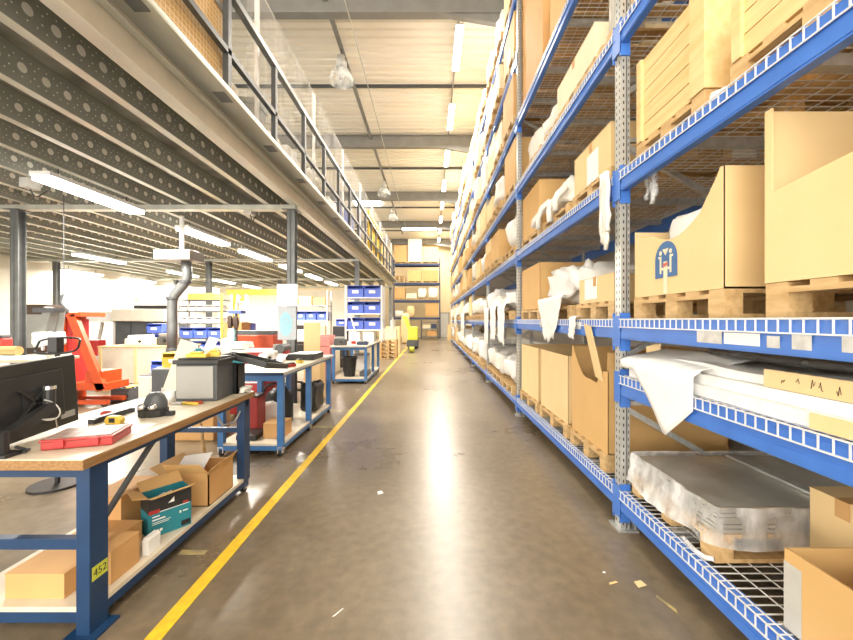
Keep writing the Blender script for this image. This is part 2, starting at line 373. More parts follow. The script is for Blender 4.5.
# ------------------------------------------------------------------ mezzanine (part of the building)
GM = EYE_SCALE; XLM = XL / SM; ZB = EYE - EYE / SM
mz = thing('mezzanine_floor', 'galvanised steel mezzanine on grey columns along the aisle', None, (-1.6, 7, 3.1)); mz['kind'] = 'structure'; del mz['label']
YM0, YM1, ZJ = -1.5, 15.6, 2.86
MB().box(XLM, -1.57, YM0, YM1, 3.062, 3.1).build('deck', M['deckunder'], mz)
jo = MB(); jo.box(0, .004, YM0, YM1, 0, .2); jo.box(-.062, 0, YM0, YM1, 0, .004, 1); jo.box(-.062, 0, YM0, YM1, .196, .2, 1); jo.box(-.062, -.058, YM0, YM1, .0, .016, 1)
j0 = jo.build('joist', [M['joist'], M['galvw']], mz, origin=(0, 0, 0))
for v in j0.data.vertices: v.co = Vector(v.co) - Vector((0, 0, EYE - EYE * SM)) + Vector(mz['_o'])
x = -1.9; first = True
while x > XLM + .1:
    j = j0 if first else j0.copy()
    if not first: COL.objects.link(j)
    j.location = EYE_SCALE @ Vector((x, 0, ZJ)) - Vector(mz['_o']); first = False; x -= .468
e = MB(); e.box(-1.655, -1.565, YM0, YM1, 2.85, 2.858, 1); e.box(-1.573, -1.565, YM0, YM1, 2.858, 3.07, 0); e.box(-1.573, -1.52, YM0, YM1, 2.99, 2.998, 1)
e.box(-1.565, -1.39, YM0, YM1, 3.066, 3.074, 1); e.box(-1.396, -1.388, YM0, YM1, 3.074, 3.102, 1); e.box(-1.66, -1.396, YM0, YM1, 3.1, 3.112, 1)
eb = e.build('edge_beam', [M['edgeweb'], M['galvw']], mz)
for i in range(17):
    y = 1.9 + .8 * i
    MB().box(-1.5, -1.42, y - .1, y + .02, 3.06, 3.0655).build('bracket_plate', M['column'], eb)
COLS = [(-1.65, .55), (-1.65, 4.5), (-1.65, 8.45), (-1.65, 12.4), (-1.65, 15.4), (-4.9, 4.5), (-4.95, 8.45), (-4.95, 12.4), (-8.35, 8.45), (-8.35, 12.4), (-11.7, 12.4)]
for cx, cy in COLS[1:]:
    c = MB(); h = .047
    c.box(cx - h, cx + h, cy - h, cy - h + .008, ZB, 2.8); c.box(cx - h, cx + h, cy + h - .008, cy + h, ZB, 2.8); c.box(cx - .004, cx + .004, cy - h, cy + h, ZB, 2.8)
    c.box(cx - h, cx - h + .006, cy - h, cy + h, ZB, 2.8)
    c.box(cx - .1, cx + .1, cy - .1, cy + .1, ZB, ZB + .01); c.box(cx - .09, cx + .09, cy - .09, cy + .09, 2.79, 2.8)
    c.build('column', M['column'], mz)
for cy in (4.5, 8.45, 12.4, 15.4):
    MB().box(XLM, -1.6, cy - .05, cy + .05, 2.8, 2.855).build('cross_girder', M['galvw'], mz)

# guard rail and net along the mezzanine edge
gr = thing('guard_rail', 'dark steel guard rail with posts along the mezzanine edge', 'railing', (-1.43, 7, 3.113))
for i in range(17):
    y = 1.86 + .8 * i
    MB().box(-1.45, -1.41, y - .022, y + .022, 3.113, 3.8).build('rail_post', M['dark'], gr)
MB().box(-1.455, -1.405, 1.2, 15.0, 3.8, 3.85).build('top_rail', M['column'], gr)
MB().box(-1.45, -1.41, 1.2, 15.0, 3.36, 3.4).build('mid_rail', M['dark'], gr)
sn = thing('safety_netting', 'clear safety netting on thin white posts above the mezzanine rail', 'netting', (-1.5, 7, 3.113))
MB().box(-1.505, -1.503, 3.1, 14.4, 3.114, 4.42).build('net', M['net'], sn)
for y in (3.3, 4.9, 6.5, 8.1, 9.7, 11.3, 12.9, 14.4): MB().box(-1.53, -1.5, y - .015, y + .015, 3.113, 4.42).build('net_post', M['white'], sn)
MB().cyl((-1.515, 3.1, 4.425), (-1.515, 14.4, 4.425), .004, n=5).build('net_wire', M['galv'], sn)
yg = thing('safety_gate', 'yellow loading gate standing on the mezzanine edge', 'gate', (-1.6, 10, 3.113))
g = MB()
for z in (3.2, 3.5, 3.82, 4.05): g.box(-1.5, -1.462, 9.0, 11.4, z - .05, z + .05)
for y in (9.0, 9.8, 10.6, 11.4): g.box(-1.5, -1.462, y - .04, y + .04, 3.113, 4.1)
g.build('gate_frame', M['yel'], yg); MB().box(-1.485, -1.475, 9.0, 11.4, 3.2, 3.9).build('gate_panel', M['yel'], yg)

GM = None
# ------------------------------------------------------------------ lamps
def tube_lamp(name, x, y, z, L, power, label, group, hang, up=0.):
    t = thing(name, label, 'ceiling light', (x, y, z), group)
    MB().box(x - .09, x + .09, y - L / 2, y + L / 2, z + .025, z + .06).build('housing', M['white'], t)
    MB().box(x - .085, x + .085, y - L / 2 + .02, y + L / 2 - .02, z - .01, z + .025).build('diffuser', M['tube'], t)
    if hang:
        for s in (-.35, .35): MB().cyl((x, y + s * L, z + .06), (x, y + s * L, hang), .006, n=5).build('hanger', M['dark'], t)
    area(t, (x, y, z - .02), .14, L, power)
    if up: area(t, (x, y, z + .1), .14, L, power * up, up=True)
ordw = ['first', 'second', 'third', 'fourth', 'fifth', 'sixth', 'seventh', 'eighth', 'ninth', 'tenth', 'eleventh', 'twelfth']
for i in range(8):
    y = 9.3 + 3.15 * i
    tube_lamp('roof_tube_light', .65, y, 8.12, 1.55, 105, 'white roof tube light above the aisle, %s in the row from the near end' % ordw[i], 'roof tube lights', 8.5)
GM = EYE_SCALE
for r, (xx, ys, nm) in enumerate(((-3.36, (3.8, 5.65, 7.3, 9.1, 10.9, 12.8), 'row beside the aisle'), (-6.66, (7.65, 10.2, 12.2, 14.1), 'middle row'), (-9.1, (9.9, 11.9, 13.8), 'row deepest under the deck'))):
    for i, y in enumerate(ys):
        tube_lamp('mezzanine_tube_light', xx, y, 2.72, 1.1, 62, 'white tube light below mezzanine joists, %s, %s from near end' % (nm, ordw[i]), 'mezzanine tube lights', 2.86)
GM = None
for i, y in enumerate((9.5, 18.1, 22.5)):
    x = -2.25; z = 7.45
    t = thing('bell_lamp', 'clear glass bell lamp hanging from the roof, %s along the cable tray' % ordw[i], 'lamp', (x, y, z), 'bell lamps')
    MB().lathe((x, y, z), [(.3, 0), (.31, .02), (.29, .14), (.2, .3), (.13, .36)], 24).build('lamp_shade', M['glass'], t, smooth=True)
    MB().lathe((x, y, z), [(0, .36), (.13, .36), (.14, .52), (.09, .56), (.09, .66), (0, .67)], 20).build('ballast', M['lgrey'], t, smooth=True)
    MB().lathe((x, y, z), [(0, .08), (.06, .1), (.08, .2), (.05, .32), (0, .34)], 14).build('bulb', M['white'], t, smooth=True)
    MB().cyl((x, y, z + .66), (x, y, 8.3), .012, n=6).build('hanger', M['dark'], t)
t = thing('cable_tray', 'grey cable tray running under the roof above the bell lamps', 'cable tray', (-2.25, 16, 8.3))
MB().box(-2.3, -2.2, 5.5, 30, 8.3, 8.34).build('tray', M['beam'], t)
for y in range(6, 30, 3): MB().cyl((-2.25, y, 8.34), (-2.25, y, 8.5), .01, n=5).build('hanger', M['dark'], t)
tag(MB().cyl((-1.75, 4.5, 8.0), (-1.75, 30, 7.96), .012, n=6).build('roof_cable', M['lgrey']), 'thin pale cable stretched under the roof beams', 'cable')
tag(MB().box(.63, .67, 5, 32, 8.455, 8.5).build('lighting_trunking', M['beam']), 'grey trunking above the row of roof tube lights', 'trunking')

# ------------------------------------------------------------------ pallet rack
RX0, RX1 = 1.355, 2.46
BAY = 3.22; YP = [2.746 - BAY + BAY * k for k in range(9)]       # upright positions
LV = [.28, 1.5, 2.55, 3.6, 4.65, 5.7, 6.75]
rk = thing('pallet_rack', 'long blue and galvanised pallet rack lining the aisle', 'rack', (1.9, 12, 0))
RO = Vector(rk['_o'])
def place(o, loc): o.location = Vector(loc) - RO
def localpart(mb, name, mats, **k):
    o = mb.build(name, mats, None, origin=(0, 0, 0), **k); o.parent = rk; return o
# upright: open C section, width .085 across the aisle face
u = MB(); H = 7.0
u.box(0, .004, -.045, .045, 0, H); u.box(0, .036, -.045, -.041, 0, H); u.box(0, .036, .041, .045, 0, H); u.box(.032, .036, -.045, -.022, 0, H); u.box(.032, .036, .022, .045, 0, H)
u.box(.044, .062, -.045, -.041, 0, H); u.box(.044, .062, .041, .045, 0, H); u.box(.058, .062, -.041, .041, 0, H); u.box(.036, .044, -.012, .012, 0, H)
up0 = localpart(u, 'upright', M['post'])
fp0 = localpart(MB().box(-.03, .11, -.08, .08, 0, .012).box(.085, .1, -.06, .06, .012, .06), 'foot_plate', M['galv'])
br = MB(); 
for k in range(7):
    z = .3 + k * .95; e_ = RX1 - RX0 - .08
    br.bar((.07, 0, z + (.55 if k % 2 == 0 else 0)), (e_, 0, z + (0 if k % 2 == 0 else .55)), .03, .04); br.bar((.07, 0, z + .6), (e_, 0, z + .6), .03, .03)
br0 = localpart(br, 'frame_brace', M['galv'])
BL = BAY - .09
def beam_mb():
    b = MB(); b.box(-.006, .04, 0, BL, -.135, 0); b.box(-.010, -.006, 0, BL, -.125, -.085); b.box(-.010, -.006, 0, BL, -.05, -.02)
    for y in (0, BL):
        s = 1 if y == 0 else -1
        y0, y1 = sorted((y, y + s * .012)); b.box(-.012, .06, y0, y1, -.22, .05)
        y0, y1 = sorted((y - s * .075, y + s * .012)); b.box(-.014, -.006, y0, y1, -.19, .03)
    return b
be0 = localpart(beam_mb(), 'beam', M['blue'])
rb0 = localpart(MB().box(0, .045, 0, BL, -.135, 0), 'rear_beam', M['blue'])
d = MB(); DW = RX1 - RX0
n = int(BL / .0505)
for i in range(n + 1):
    y = .02 + i * (BL - .04) / n
    d.box(-.012, DW - .02, y - .0025, y + .0025, .001, .005); d.box(-.0165, -.0115, y - .0025, y + .0025, -.05, .005)
for i in range(11):
    x = .02 + i * (DW - .06) / 10; d.box(x - .0025, x + .0025, 0, BL, .005, .009)
d.box(-.018, -.012, 0, BL, -.053, -.047); d.box(-.0165, -.0115, 0, BL, .003, .009)
de0 = localpart(d, 'wire_deck', M['wire'])
sp0 = localpart(MB().box(.045, DW - .045, -.025, .025, -.05, -.001), 'deck_support', M['galv'])
used = set()
def inst(o, loc):
    c = o if o.name not in used else o.copy()
    if c is not o: COL.objects.link(c); c.parent = rk
    used.add(o.name); place(c, loc); return c
for y in YP:
    inst(up0, (RX0, y, 0)); inst(fp0, (RX0, y, 0))
    if y < 15: inst(br0, (RX0, y, 0))
ru = MB().box(-.07, 0, -.045, .045, 0, H)
ru0 = localpart(ru, 'rear_upright', M['post'])
for y in YP[:6]: inst(ru0, (RX1, y, 0))
def levels(k):
    L = list(LV)
    if k == 0: L = [.28, 1.1, 1.5, 2.55, 3.6]
    if k == 1: L = [.28, 1.5, 2.55, 3.6, 4.65]
    return L
for k in range(8):
    for z in levels(k):
        y = YP[k] + .045
        inst(be0, (RX0, y, z)); inst(de0, (RX0, y, z))
        if k < 5: inst(rb0, (RX1 - .05, y, z))
        if k < 3:
            for t in (.16, .38, .62, .84): inst(sp0, (RX0, y + t * BL, z))

for i, (xa, xb, ya, yb, m_) in enumerate(((697, 722, 331, 343, 'galv'), (724, 760, 333, 345, 'paper'), (767, 780, 336, 348, 'galv'), (792, 812, 335, 350, 'galv'), (842, 862, 337, 353, 'galv'), (571, 581, 322, 329, 'paper'), (540, 550, 321, 327, 'galv'))):
    Ya, Yb = 1.3445 * F / (xb - CX), 1.3445 * F / (xa - CX); Ym = (Ya + Yb) / 2
    MB().box(1.3435, 1.3445, Ya, Yb, max(pz(yb, Ym), 1.375), pz(ya, Ym)).build('beam_label', M[m_], rk)
# ------------------------------------------------------------------ loads
def pallet_mb(x0, x1, y0, y1, z0, h=.14):
    b = MB(); bw = .095
    ny = 5
    for i in range(ny):                       # top boards run in X
        y = y0 + i * (y1 - y0 - bw) / (ny - 1); b.box(x0, x1, y, y + bw, z0 + h - .02, z0 + h)
    for x in (x0, (x0 + x1 - bw) / 2, x1 - bw):
        b.box(x, x + bw, y0, y1, z0 + h - .042, z0 + h - .02)
        for y in (y0, (y0 + y1 - .1) / 2, y1 - .1): b.box(x, x + bw, y, y + .1, z0 + .02, z0 + h - .042)
    for y in (y0, (y0 + y1 - bw) / 2, y1 - bw): b.box(x0, x1, y, y + bw, z0, z0 + .02)
    return b
def pallet(x0, x1, y0, y1, z0, label, group='wooden pallets on the rack', h=.14):
    return tag(pallet_mb(x0, x1, y0, y1, z0, h).build('wooden_pallet', M['woodp']), label, 'pallet', group)
def carton_mb(x0, x1, y0, y1, z0, z1):
    b = MB(); g = .004; ym = (y0 + y1) / 2
    b.box(x0, x1, y0, y1, z0, z1 - .006); b.box(x0 - .002, x1 + .002, y0 - .002, ym - g, z1 - .006, z1); b.box(x0 - .002, x1 + .002, ym + g, y1 + .002, z1 - .006, z1)
    return b
def carton(x0, x1, y0, y1, z0, z1, m, label, group=None, tape=True, sticker=None, name='cardboard_box'):
    o = carton_mb(x0, x1, y0, y1, z0, z1).build(name, M[m]); tag(o, label, 'box', group)
    ym = (y0 + y1) / 2
    if tape:
        MB().box(x0 - .004, x1 + .004, ym - .03, ym + .03, z1, z1 + .001).box(x0 - .004, x0 - .002, ym - .03, ym + .03, z1 - .08, z1 + .001).build('packing_tape', M['cardo'], o)
    if sticker:
        a, c, e, f = sticker
        MB().box(x0 - .003, x0 - .001, y0 + a, y0 + c, z0 + e, z0 + f).build('paper_label', M['paper'], o)
    return o
def open_box(x0, x1, y0, y1, z0, z1, m, label, group=None, front=None, t=.008, name='open_cardboard_box', tops=None):
    """thin walled box without lid; FRONT = outline [(y,z)...] of the wall towards the aisle (-X)"""
    o = thing(name, label, 'box', ((x0 + x1) / 2, (y0 + y1) / 2, z0), group)
    za, zb = tops or (z1, z1)
    MB().box(x0, x1, y0, y1, z0, z0 + t).box(x0, x1, y0, y0 + t, z0, za).box(x0, x1, y1 - t, y1, z0, zb).box(x1 - t, x1, y0, y1, z0, max(za, zb)).build('box_walls', M[m], o)
    poly = front or [(y0, z0), (y1, z0), (y1, z1), (y0, z1)]
    MB().prism([(x0 - .001, y, z) for y, z in poly], (t, 0, 0)).build('front_wall', M[m], o)
    return o
def arc(p, q, bul, n=10):
    """points on a sagging curve between (y,z) p and q"""
    r = []
    for i in range(n + 1):
        t = i / n; y = p[0] + (q[0] - p[0]) * t; z = p[1] + (q[1] - p[1]) * t
        r.append((y, z - bul * math.sin(PI * t)))
    return r
def bundle(x0, x1, y0, y1, z0, z1, m, label, group, seed, amp=.07, freq=4., n=10, name='wrapped_bundle', cat='bundle'):
    o = MB().blob(x0, x1, y0, y1, z0, z1, amp, seed, freq, n).build(name, M[m], smooth=True)
    return tag(o, label, cat, group)
XF = 1.40
# --- near bay, eye level shelf
z = 1.5105
pallet(XF, 2.37, 1.815, 2.615, z, 'wooden pallet under the tan box with the blue arch logo')
b = open_box(XF + .005, 2.36, 1.82, 2.61, z + .142, 2.243, 'cardp', 'torn tan carton with blue arch logo and white foam inside, at eye level',
    front=[(1.82, z + .142), (2.61, z + .142), (2.61, 2.10)] + arc((2.60, 2.10), (2.42, 2.03), .02) + arc((2.40, 2.03), (1.98, 2.06), .07) + arc((1.95, 2.10), (1.86, 2.21), .0, 4) + [(1.84, 2.243), (1.82, 2.243)], tops=(2.243, 2.1))
lg = MB()
yc, r = 2.263, .105
o_ = [(yc + r, 1.755)] + [(yc + r * math.cos(a * PI / 14), 1.865 + r * math.sin(a * PI / 14)) for a in range(15)] + [(yc - r, 1.755)]
lg.prism([(XF + .0025, a, c) for a, c in o_], (-.002, 0, 0)); lg.build('arch_logo', M['logo'], b)
lm = MB()
lm.prism([(XF + .0, yc + q * .03, zz) for q, zz in ((1, 1.925), (-1, 1.925), (0, 1.885))], (-.001, 0, 0))
lm.box(XF - .001, XF, yc - .018, yc + .018, 1.72, 1.85)
for sg in (1, -1):
    lm.box(XF - .001, XF, *sorted((yc + sg * .04, yc + sg * .056)), 1.78, 1.885); lm.box(XF - .001, XF, *sorted((yc + sg * .056, yc + sg * .07)), 1.872, 1.885); lm.box(XF - .001, XF, *sorted((yc + sg * .022, yc + sg * .04)), 1.80, 1.815)
    lm.prism([(XF, yc + sg * .048 + .014 * math.cos(t * PI / 5), 1.905 + .014 * math.sin(t * PI / 5)) for t in range(10)], (-.001, 0, 0))
lm.box(XF - .001, XF, yc - .02, yc + .02, 1.655, 1.72)
lm.build('logo_figure', M['cardc'], b)
MB().prism([(XF - .0012, yc + a, c) for a, c in ((.025, 1.815), (-.025, 1.825), (-.022, 1.845), (.022, 1.838))], (-.0006, 0, 0)).build('logo_mark', M['orange'], b)
bundle(XF + .06, 2.3, 1.86, 2.5, 1.667, 2.2, 'foam', 'white foam lining filling the torn box with the arch logo', None, 5, .09, 4, 12, 'foam_lining', 'foam')
pallet(XF, 2.37, .75, 1.585, z, 'wooden pallet under the tall cut away box at eye level')
open_box(XF, 2.36, .76, 1.589, z + .142, 2.37, 'cardp', 'tall tan box with its front wall cut down low, at eye level',
    front=[(.76, z + .142), (1.589, z + .142), (1.589, 2.37), (1.556, 2.37), (1.556, 2.03)] + arc((1.55, 2.025), (1.25, 2.06), .0, 4) + [(1.1, 2.1), (.76, 2.12)])
# --- near bay, shelf of white sheets
z = 1.1105
o = thing('foam_sheet_stack', 'thick layers of white foam sheets lying on the low shelf', 'foam sheets', (1.9, 1.2, z))
for i, (a0, a1, zz, th, xo) in enumerate(((.0, 2.62, 0, .055, .0), (-.1, 2.55, .057, .05, .03), (.1, 2.48, .109, .045, .07))):
    def fn(u, v, top, a0=a0, a1=a1, zz=zz, th=th, xo=xo, i=i):
        y = a0 + (a1 - a0) * u; x = 1.37 + xo + (2.4 - 1.37 - xo) * v
        wob = .018 * noise.noise(Vector((x * 3, y * 2.5, i * 5)))
        return (x + (.02 * noise.noise(Vector((y * 3, i, 0))) if v == 0 else 0), y, z + zz + .002 + (th + (wob if i == 2 else 0) if top else 0))
    q = MB(); nu, nv = 30, 10
    q.grid(lambda u, v: fn(u, v, True), nu, nv); q.grid(lambda u, v: fn(1 - u, v, False), nu, nv)
    q.grid(lambda u, v: fn(u, 0, v > .5), nu, 1); q.grid(lambda u, v: fn(1 - u, 1, v > .5), nu, 1); q.grid(lambda u, v: fn(0, 1 - u, v > .5), nv, 1); q.grid(lambda u, v: fn(1, u, v > .5), nv, 1)
    q.build('foam_layer', M['foam'], o, smooth=True)
# hanging corner of a white sheet
def hang(u, v):
    y = 1.93 + .74 * u; L = (.05 + .33 * max(0, 1 - abs(y - 2.14) / .36)) if y < 2.55 else .05
    s = v * (.3 + L)
    if s < .3: return (1.66 - s, y, 1.306 + .006 * math.sin(9 * y) - .0 * s - (.06 * s / .3))
    return (1.335 - .03 * (s - .3) + .02 * math.sin(y * 14) * (s - .3), y, 1.223 - (s - .3))
q = MB().grid(hang, 26, 14); o = q.build('white_sheet', M['paper'], smooth=True)
o.modifiers.new('t', 'SOLIDIFY').thickness = .002
tag(o, 'white paper sheet hanging over the low shelf edge in a pointed corner', 'sheet')
def strip(label, y0, y1, x, z0, h, tilt, m='cardp', marks=True, th=.012):
    o = thing('marked_strip', label, 'strip', (x, y0, z0))
    MBm = MB(); MBm.prism([(x, y0, z0 + tilt), (x, y1, z0), (x, y1, z0 + h), (x, y0, z0 + h + tilt)], (th, 0, 0)); MBm.build('strip_board', M[m], o)
    if marks:
        s = MB(); rr = random.Random(3); y = y1 - .08
        while y > y0 + .08:
            zz = z0 + h * .5 + tilt * (y1 - y) / (y1 - y0)
            p = [(x - .001, y - .005 * k, zz + rr.uniform(-.3, .3) * h) for k in range(4)]
            s.path(p, .0014, 4); y -= rr.choice((.028, .028, .06))
        s.build('pen_marks', M['brown'], o)
    return o
strip('tan card strip with pen marks resting on the white foam sheets', 1.0, 1.6, 1.405, 1.222, .072, .0)
strip('short tan wooden strip lying along the low shelf edge', .9, 1.355, 1.352, 1.114, .055, .0, marks=False)
strip('small tan card offcut on the far end of the foam sheets', 2.36, 2.5, 1.42, 1.285, .04, .03, marks=False)
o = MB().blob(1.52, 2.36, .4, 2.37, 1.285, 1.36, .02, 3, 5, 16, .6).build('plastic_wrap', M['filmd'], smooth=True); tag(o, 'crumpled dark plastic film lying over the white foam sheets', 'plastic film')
# --- near bay, bottom shelf
z = .2905
pallet(1.41, 2.37, 1.885, 2.66, z, 'wooden pallet under the film wrapped steel sheets')
o = thing('sheet_metal_stack', 'flat stack of grey steel sheets wrapped in clear film on a low pallet', 'sheet metal', (1.9, 2.27, z + .141))
for i in range(7):
    zz = z + .142 + i * .019; dx = .006 * ((i * 7) % 3)
    MB().box(1.43 + dx, 2.40 + dx, 1.9 + dx, 2.62 - dx, zz, zz + .016).build('steel_sheet', M['sheet'], o)
MB().box(2.02, 2.09, 1.93, 2.6, z + .275, z + .29).build('steel_profile', M['galv'], o)
q = MB(); rnd = random.Random(4)
def wrap(u, v):
    a = u * 4; i = int(a) % 4; f = a - int(a)
    c = [(1.425, 2.67), (1.425, 1.88), (2.41, 1.88), (2.41, 2.67)]; p, r_ = c[i], c[(i + 1) % 4]
    x = p[0] + (r_[0] - p[0]) * f; y = p[1] + (r_[1] - p[1]) * f
    k = noise.noise(Vector((x * 9, y * 9, v * 5))) + .5 * noise.noise(Vector((x * 25, y * 25, v * 12)))
    out = .012 + .028 * abs(k) + (.03 * (1 - v) ** 2 if i == 0 else 0)
    nx, ny = [(-1, 0), (0, -1), (1, 0), (0, 1)][i]
    zb = .36 + .05 * noise.noise(Vector((x * 4, y * 4, 2)))
    return (x + nx * out, y + ny * out * .8, zb + (.572 - zb) * v)
q.grid(wrap, 120, 8)
qt = MB()
qt.grid(lambda u, v: (1.412 + 1.0 * u, 1.873 + .8 * v, .572 + .012 * abs(noise.noise(Vector((u * 6, v * 6, 9)))) + .006 * abs(noise.noise(Vector((u * 20, v * 15, 3))))), 30, 24)
qt.build('top_film', M['filmt'], o, smooth=True)
q.build('stretch_wrap', M['film'], o, smooth=True)
tag(MB().path([(1.395, 1.87, .32), (1.375, 1.9, .31), (1.37, 1.96, .305), (1.375, 2.03, .305), (1.385, 2.08, .305)], .012, 8).build('film_tail', M['film'], smooth=True), 'loose twist of film lying on the wire deck by the pallet corner', 'film')
b = open_box(1.40, 1.95, .93, 1.5, z, .60, 'card', 'open tan cardboard box at the near end of the bottom shelf')
MB().box(1.396, 1.3985, 1.43, 1.5, z, .55).build('grey_tape', M['lgrey'], b)
MB().box(1.396, 1.3985, 1.18, 1.30, .36, .365).box(1.396, 1.3985, 1.295, 1.30, .3, .365).build('hand_hole', M['cardi'], b)
MB().prism([(1.52, 1.3, .45), (1.75, 1.15, .47), (1.78, 1.2, .585), (1.55, 1.36, .56)], (0, .004, .001)).build('paper_sheet', M['paper'], b)
carton(1.82, 2.3, 1.53, 1.82, z, .70, 'cardp', 'tan carton between the open box and the wrapped steel sheets')
# --- near bay, upper shelf: crates
z = 2.5605
def crate(x0, x1, y0, y1, z0, z1, label, n=5, m='wood'):
    o = thing('wooden_crate', label, 'crate', ((x0 + x1) / 2, (y0 + y1) / 2, z0), 'wooden crates on the rack')
    h = (z1 - z0) / n; t = .022
    q = MB()
    for i in range(n):
        a, c = z0 + i * h + .003, z0 + (i + 1) * h - .003
        q.box(x0, x0 + t, y0 + t, y1 - t, a, c); q.box(x1 - t, x1, y0 + t, y1 - t, a, c); q.box(x0, x1, y0, y0 + t, a, c); q.box(x0, x1, y1 - t, y1, a, c)
    q.box(x0 + t, x1 - t, y0 + t, y1 - t, z0, z0 + .02)
    q.build('crate_boards', M[m], o)
    for (cx, cy) in ((x0, y0), (x0, y1)):
        s = .09 if cy == y0 else -.05
        a, c = sorted((cy, cy + s)); MB().box(cx - .02, cx, a, c, z0 - .0, z1).build('corner_batten', M[m], o)
        if cy == y0: MB().box(x0 - .02, x0 + .16, y0 - .022, y0, z0, z1).build('corner_batten', M[m], o)
    return o
pallet(XF + .02, 2.37, 1.97, 2.62, z, 'wooden pallet under the planked pine crate above eye level')
crate(XF + .03, 2.36, 1.98, 2.6, z + .142, 3.25, 'tall planked pine crate on the shelf above the arch logo box')
pallet(XF + .02, 2.37, 1.0, 1.8, z, 'wooden pallet under the low pine crate above the cut away box')
crate(XF + .03, 2.36, 1.02, 1.78, z + .142, 3.0, 'low pine crate on the shelf above the cut away box', 3)
bundle(1.39, 1.6, 1.84, 1.95, 2.562, 2.66, 'bag', 'small white crumpled wrapping between the two pine crates', None, 8, .03, 9, 8, 'crumpled_wrap', 'wrapping')
z = 3.6105
pallet(XF, 2.37, 1.95, 2.65, z, 'wooden pallet seen through the wire deck above the tall crate')
carton(XF + .02, 2.36, 1.97, 2.63, z + .142, 4.3, 'card', 'tan carton seen through the wire deck above the tall pine crate')
# --- second bay
G1 = 'cardboard boxes on the rack'
zs = .2905
for (a, c, lab) in ((3.0, 3.76, 'curved cut'), (3.86, 4.82, 'plain middle'), (4.92, 5.86, 'plain far')):
    pallet(XF - .02, 2.37, a, c, zs, 'wooden pallet on the bottom shelf under the %s tan box' % lab)
zb = zs + .142
open_box(XF, 2.36, 4.93, 5.85, zb, 1.13, 'cardp', 'tall plain tan box on the bottom shelf, farther one beside white bags', G1)
open_box(XF, 2.36, 3.87, 4.81, zb, 1.13, 'cardp', 'tall plain tan box on the bottom shelf, behind the curved cut box', G1)
b = open_box(XF, 2.36, 3.0, 3.76, zb, 1.24, 'card', 'tall tan box with a deep curved cut in its front, bottom shelf', G1,
    front=[(3.0, zb), (3.76, zb), (3.76, 1.25)] + arc((3.74, 1.25), (3.33, .98), .09) + arc((3.31, .975), (3.19, .97), .0, 2) + [(3.15, 1.08), (3.0, 1.09)])
MB().prism([(XF - .004, 3.22, 1.02), (XF - .004, 3.07, 1.0), (XF - .085, 3.13, 1.45), (XF - .085, 3.27, 1.47)], (.006, 0, 0)).build('torn_flap', M['cardp'], b)
bundle(XF + .05, 2.0, 3.08, 3.6, zb + .01, .97, 'bag', 'crumpled packing paper inside the box with the curved cut', None, 9, .06, 5, 9, 'packing_paper', 'paper')
zs = 1.5105; zb = zs + .142
for (a, c, lab) in ((2.9, 3.65, 'labelled carton'), (3.8, 4.75, 'white foam pile'), (4.9, 5.88, 'open brown box')): pallet(XF, 2.37, a, c, zs, 'wooden pallet at eye level under the %s' % lab)
carton(XF + .01, 2.2, 2.92, 3.6, zb, 1.87, 'cardp', 'low tan carton with a white label at eye level by the upright', G1, sticker=(.3, .55, .03, .21))

open_box(XF + .01, 2.36, 4.91, 5.86, zb, 2.25, 'card', 'large open brown box at eye level behind the white foam pile', G1)
bundle(XF - .03, 2.3, 3.68, 4.84, zb, 2.17, 'foam', 'pile of white foam sheets at eye level between two boxes', None, 12, .24, 3.6, 18, 'foam_pile', 'foam')
def drape(name, label, y0, y1, ztop, drop, seed, x=1.33, m='foam', taper=.5, inn=.06, parent=None):
    def fn(u, v):
        s = v * (inn + drop); w_ = 1 - taper * max(0, (s - inn) / drop)
        y = (y0 + y1) / 2 + (u - .5) * (y1 - y0) * w_ + .05 * noise.noise(Vector((s * 4, seed, 1)))
        wob = .03 * noise.noise(Vector((u * 5, v * 4, seed)))
        if s < inn: return (x + inn - s - .01, y, ztop + .01 + abs(wob) * .4)
        return (x - .015 - abs(wob), y, ztop + .01 - (s - inn) * (1 - .25 * noise.noise(Vector((u * 3, seed, 0)))))
    o = MB().grid(fn, 16, 18).build(name, M[m], parent, smooth=True); o.modifiers.new('t', 'SOLIDIFY').thickness = .003
    if parent is not None: return o
    return tag(o, label, 'sheet')
drape('foam_sheet', 'white foam sheet hanging down in front of the eye level beam', 3.8, 4.7, 1.74, .46, 3, 1.335, taper=.62)
drape('foam_strip', 'narrow white foam strip curling over the eye level beam', 3.45, 3.62, 1.52, .2, 6, 1.325, taper=.2)
zs = 2.5605; zb = zs + .142
for (a, c, lab) in ((2.95, 3.75, 'labelled carton'), (3.85, 4.75, 'spiky white bundle'), (4.9, 5.85, 'tall brown box')): pallet(XF, 2.37, a, c, zs, 'wooden pallet above eye level under the %s' % lab)
carton(XF + .01, 2.36, 2.97, 3.72, zb, 3.06, 'cardp', 'tan carton with a large white label above the white foam pile', G1, sticker=(.22, .45, .0, .26))
carton(XF + .01, 2.36, 4.92, 5.83, zb, 3.33, 'card', 'tall brown box above eye level behind the spiky white bundle', G1)
o = thing('plastic_bundle', 'spiky white plastic wrapped bundle hanging over the shelf above eye level', 'bundle', (1.7, 4.3, zb))
MB().blob(XF - .04, 2.3, 3.86, 4.74, zb, 3.12, .17, 21, 3.2, 16, .6).build('bundle_body', M['bag'], o, smooth=True)
for (y, zz, l, dy) in ((4.6, 2.95, .32, .12), (4.35, 2.9, .3, -.1), (4.72, 2.9, .2, .2), (4.05, 2.92, .25, .02)):
    MB().path([(1.45, y, zz), (1.36, y + dy * .4, zz - .08), (1.33, y + dy * .8, zz - l * .6), (1.335, y + dy, zz - l)], .035, 7).build('loose_tail', M['bag'], o, smooth=True)
zs = 3.6105; zb = zs + .142
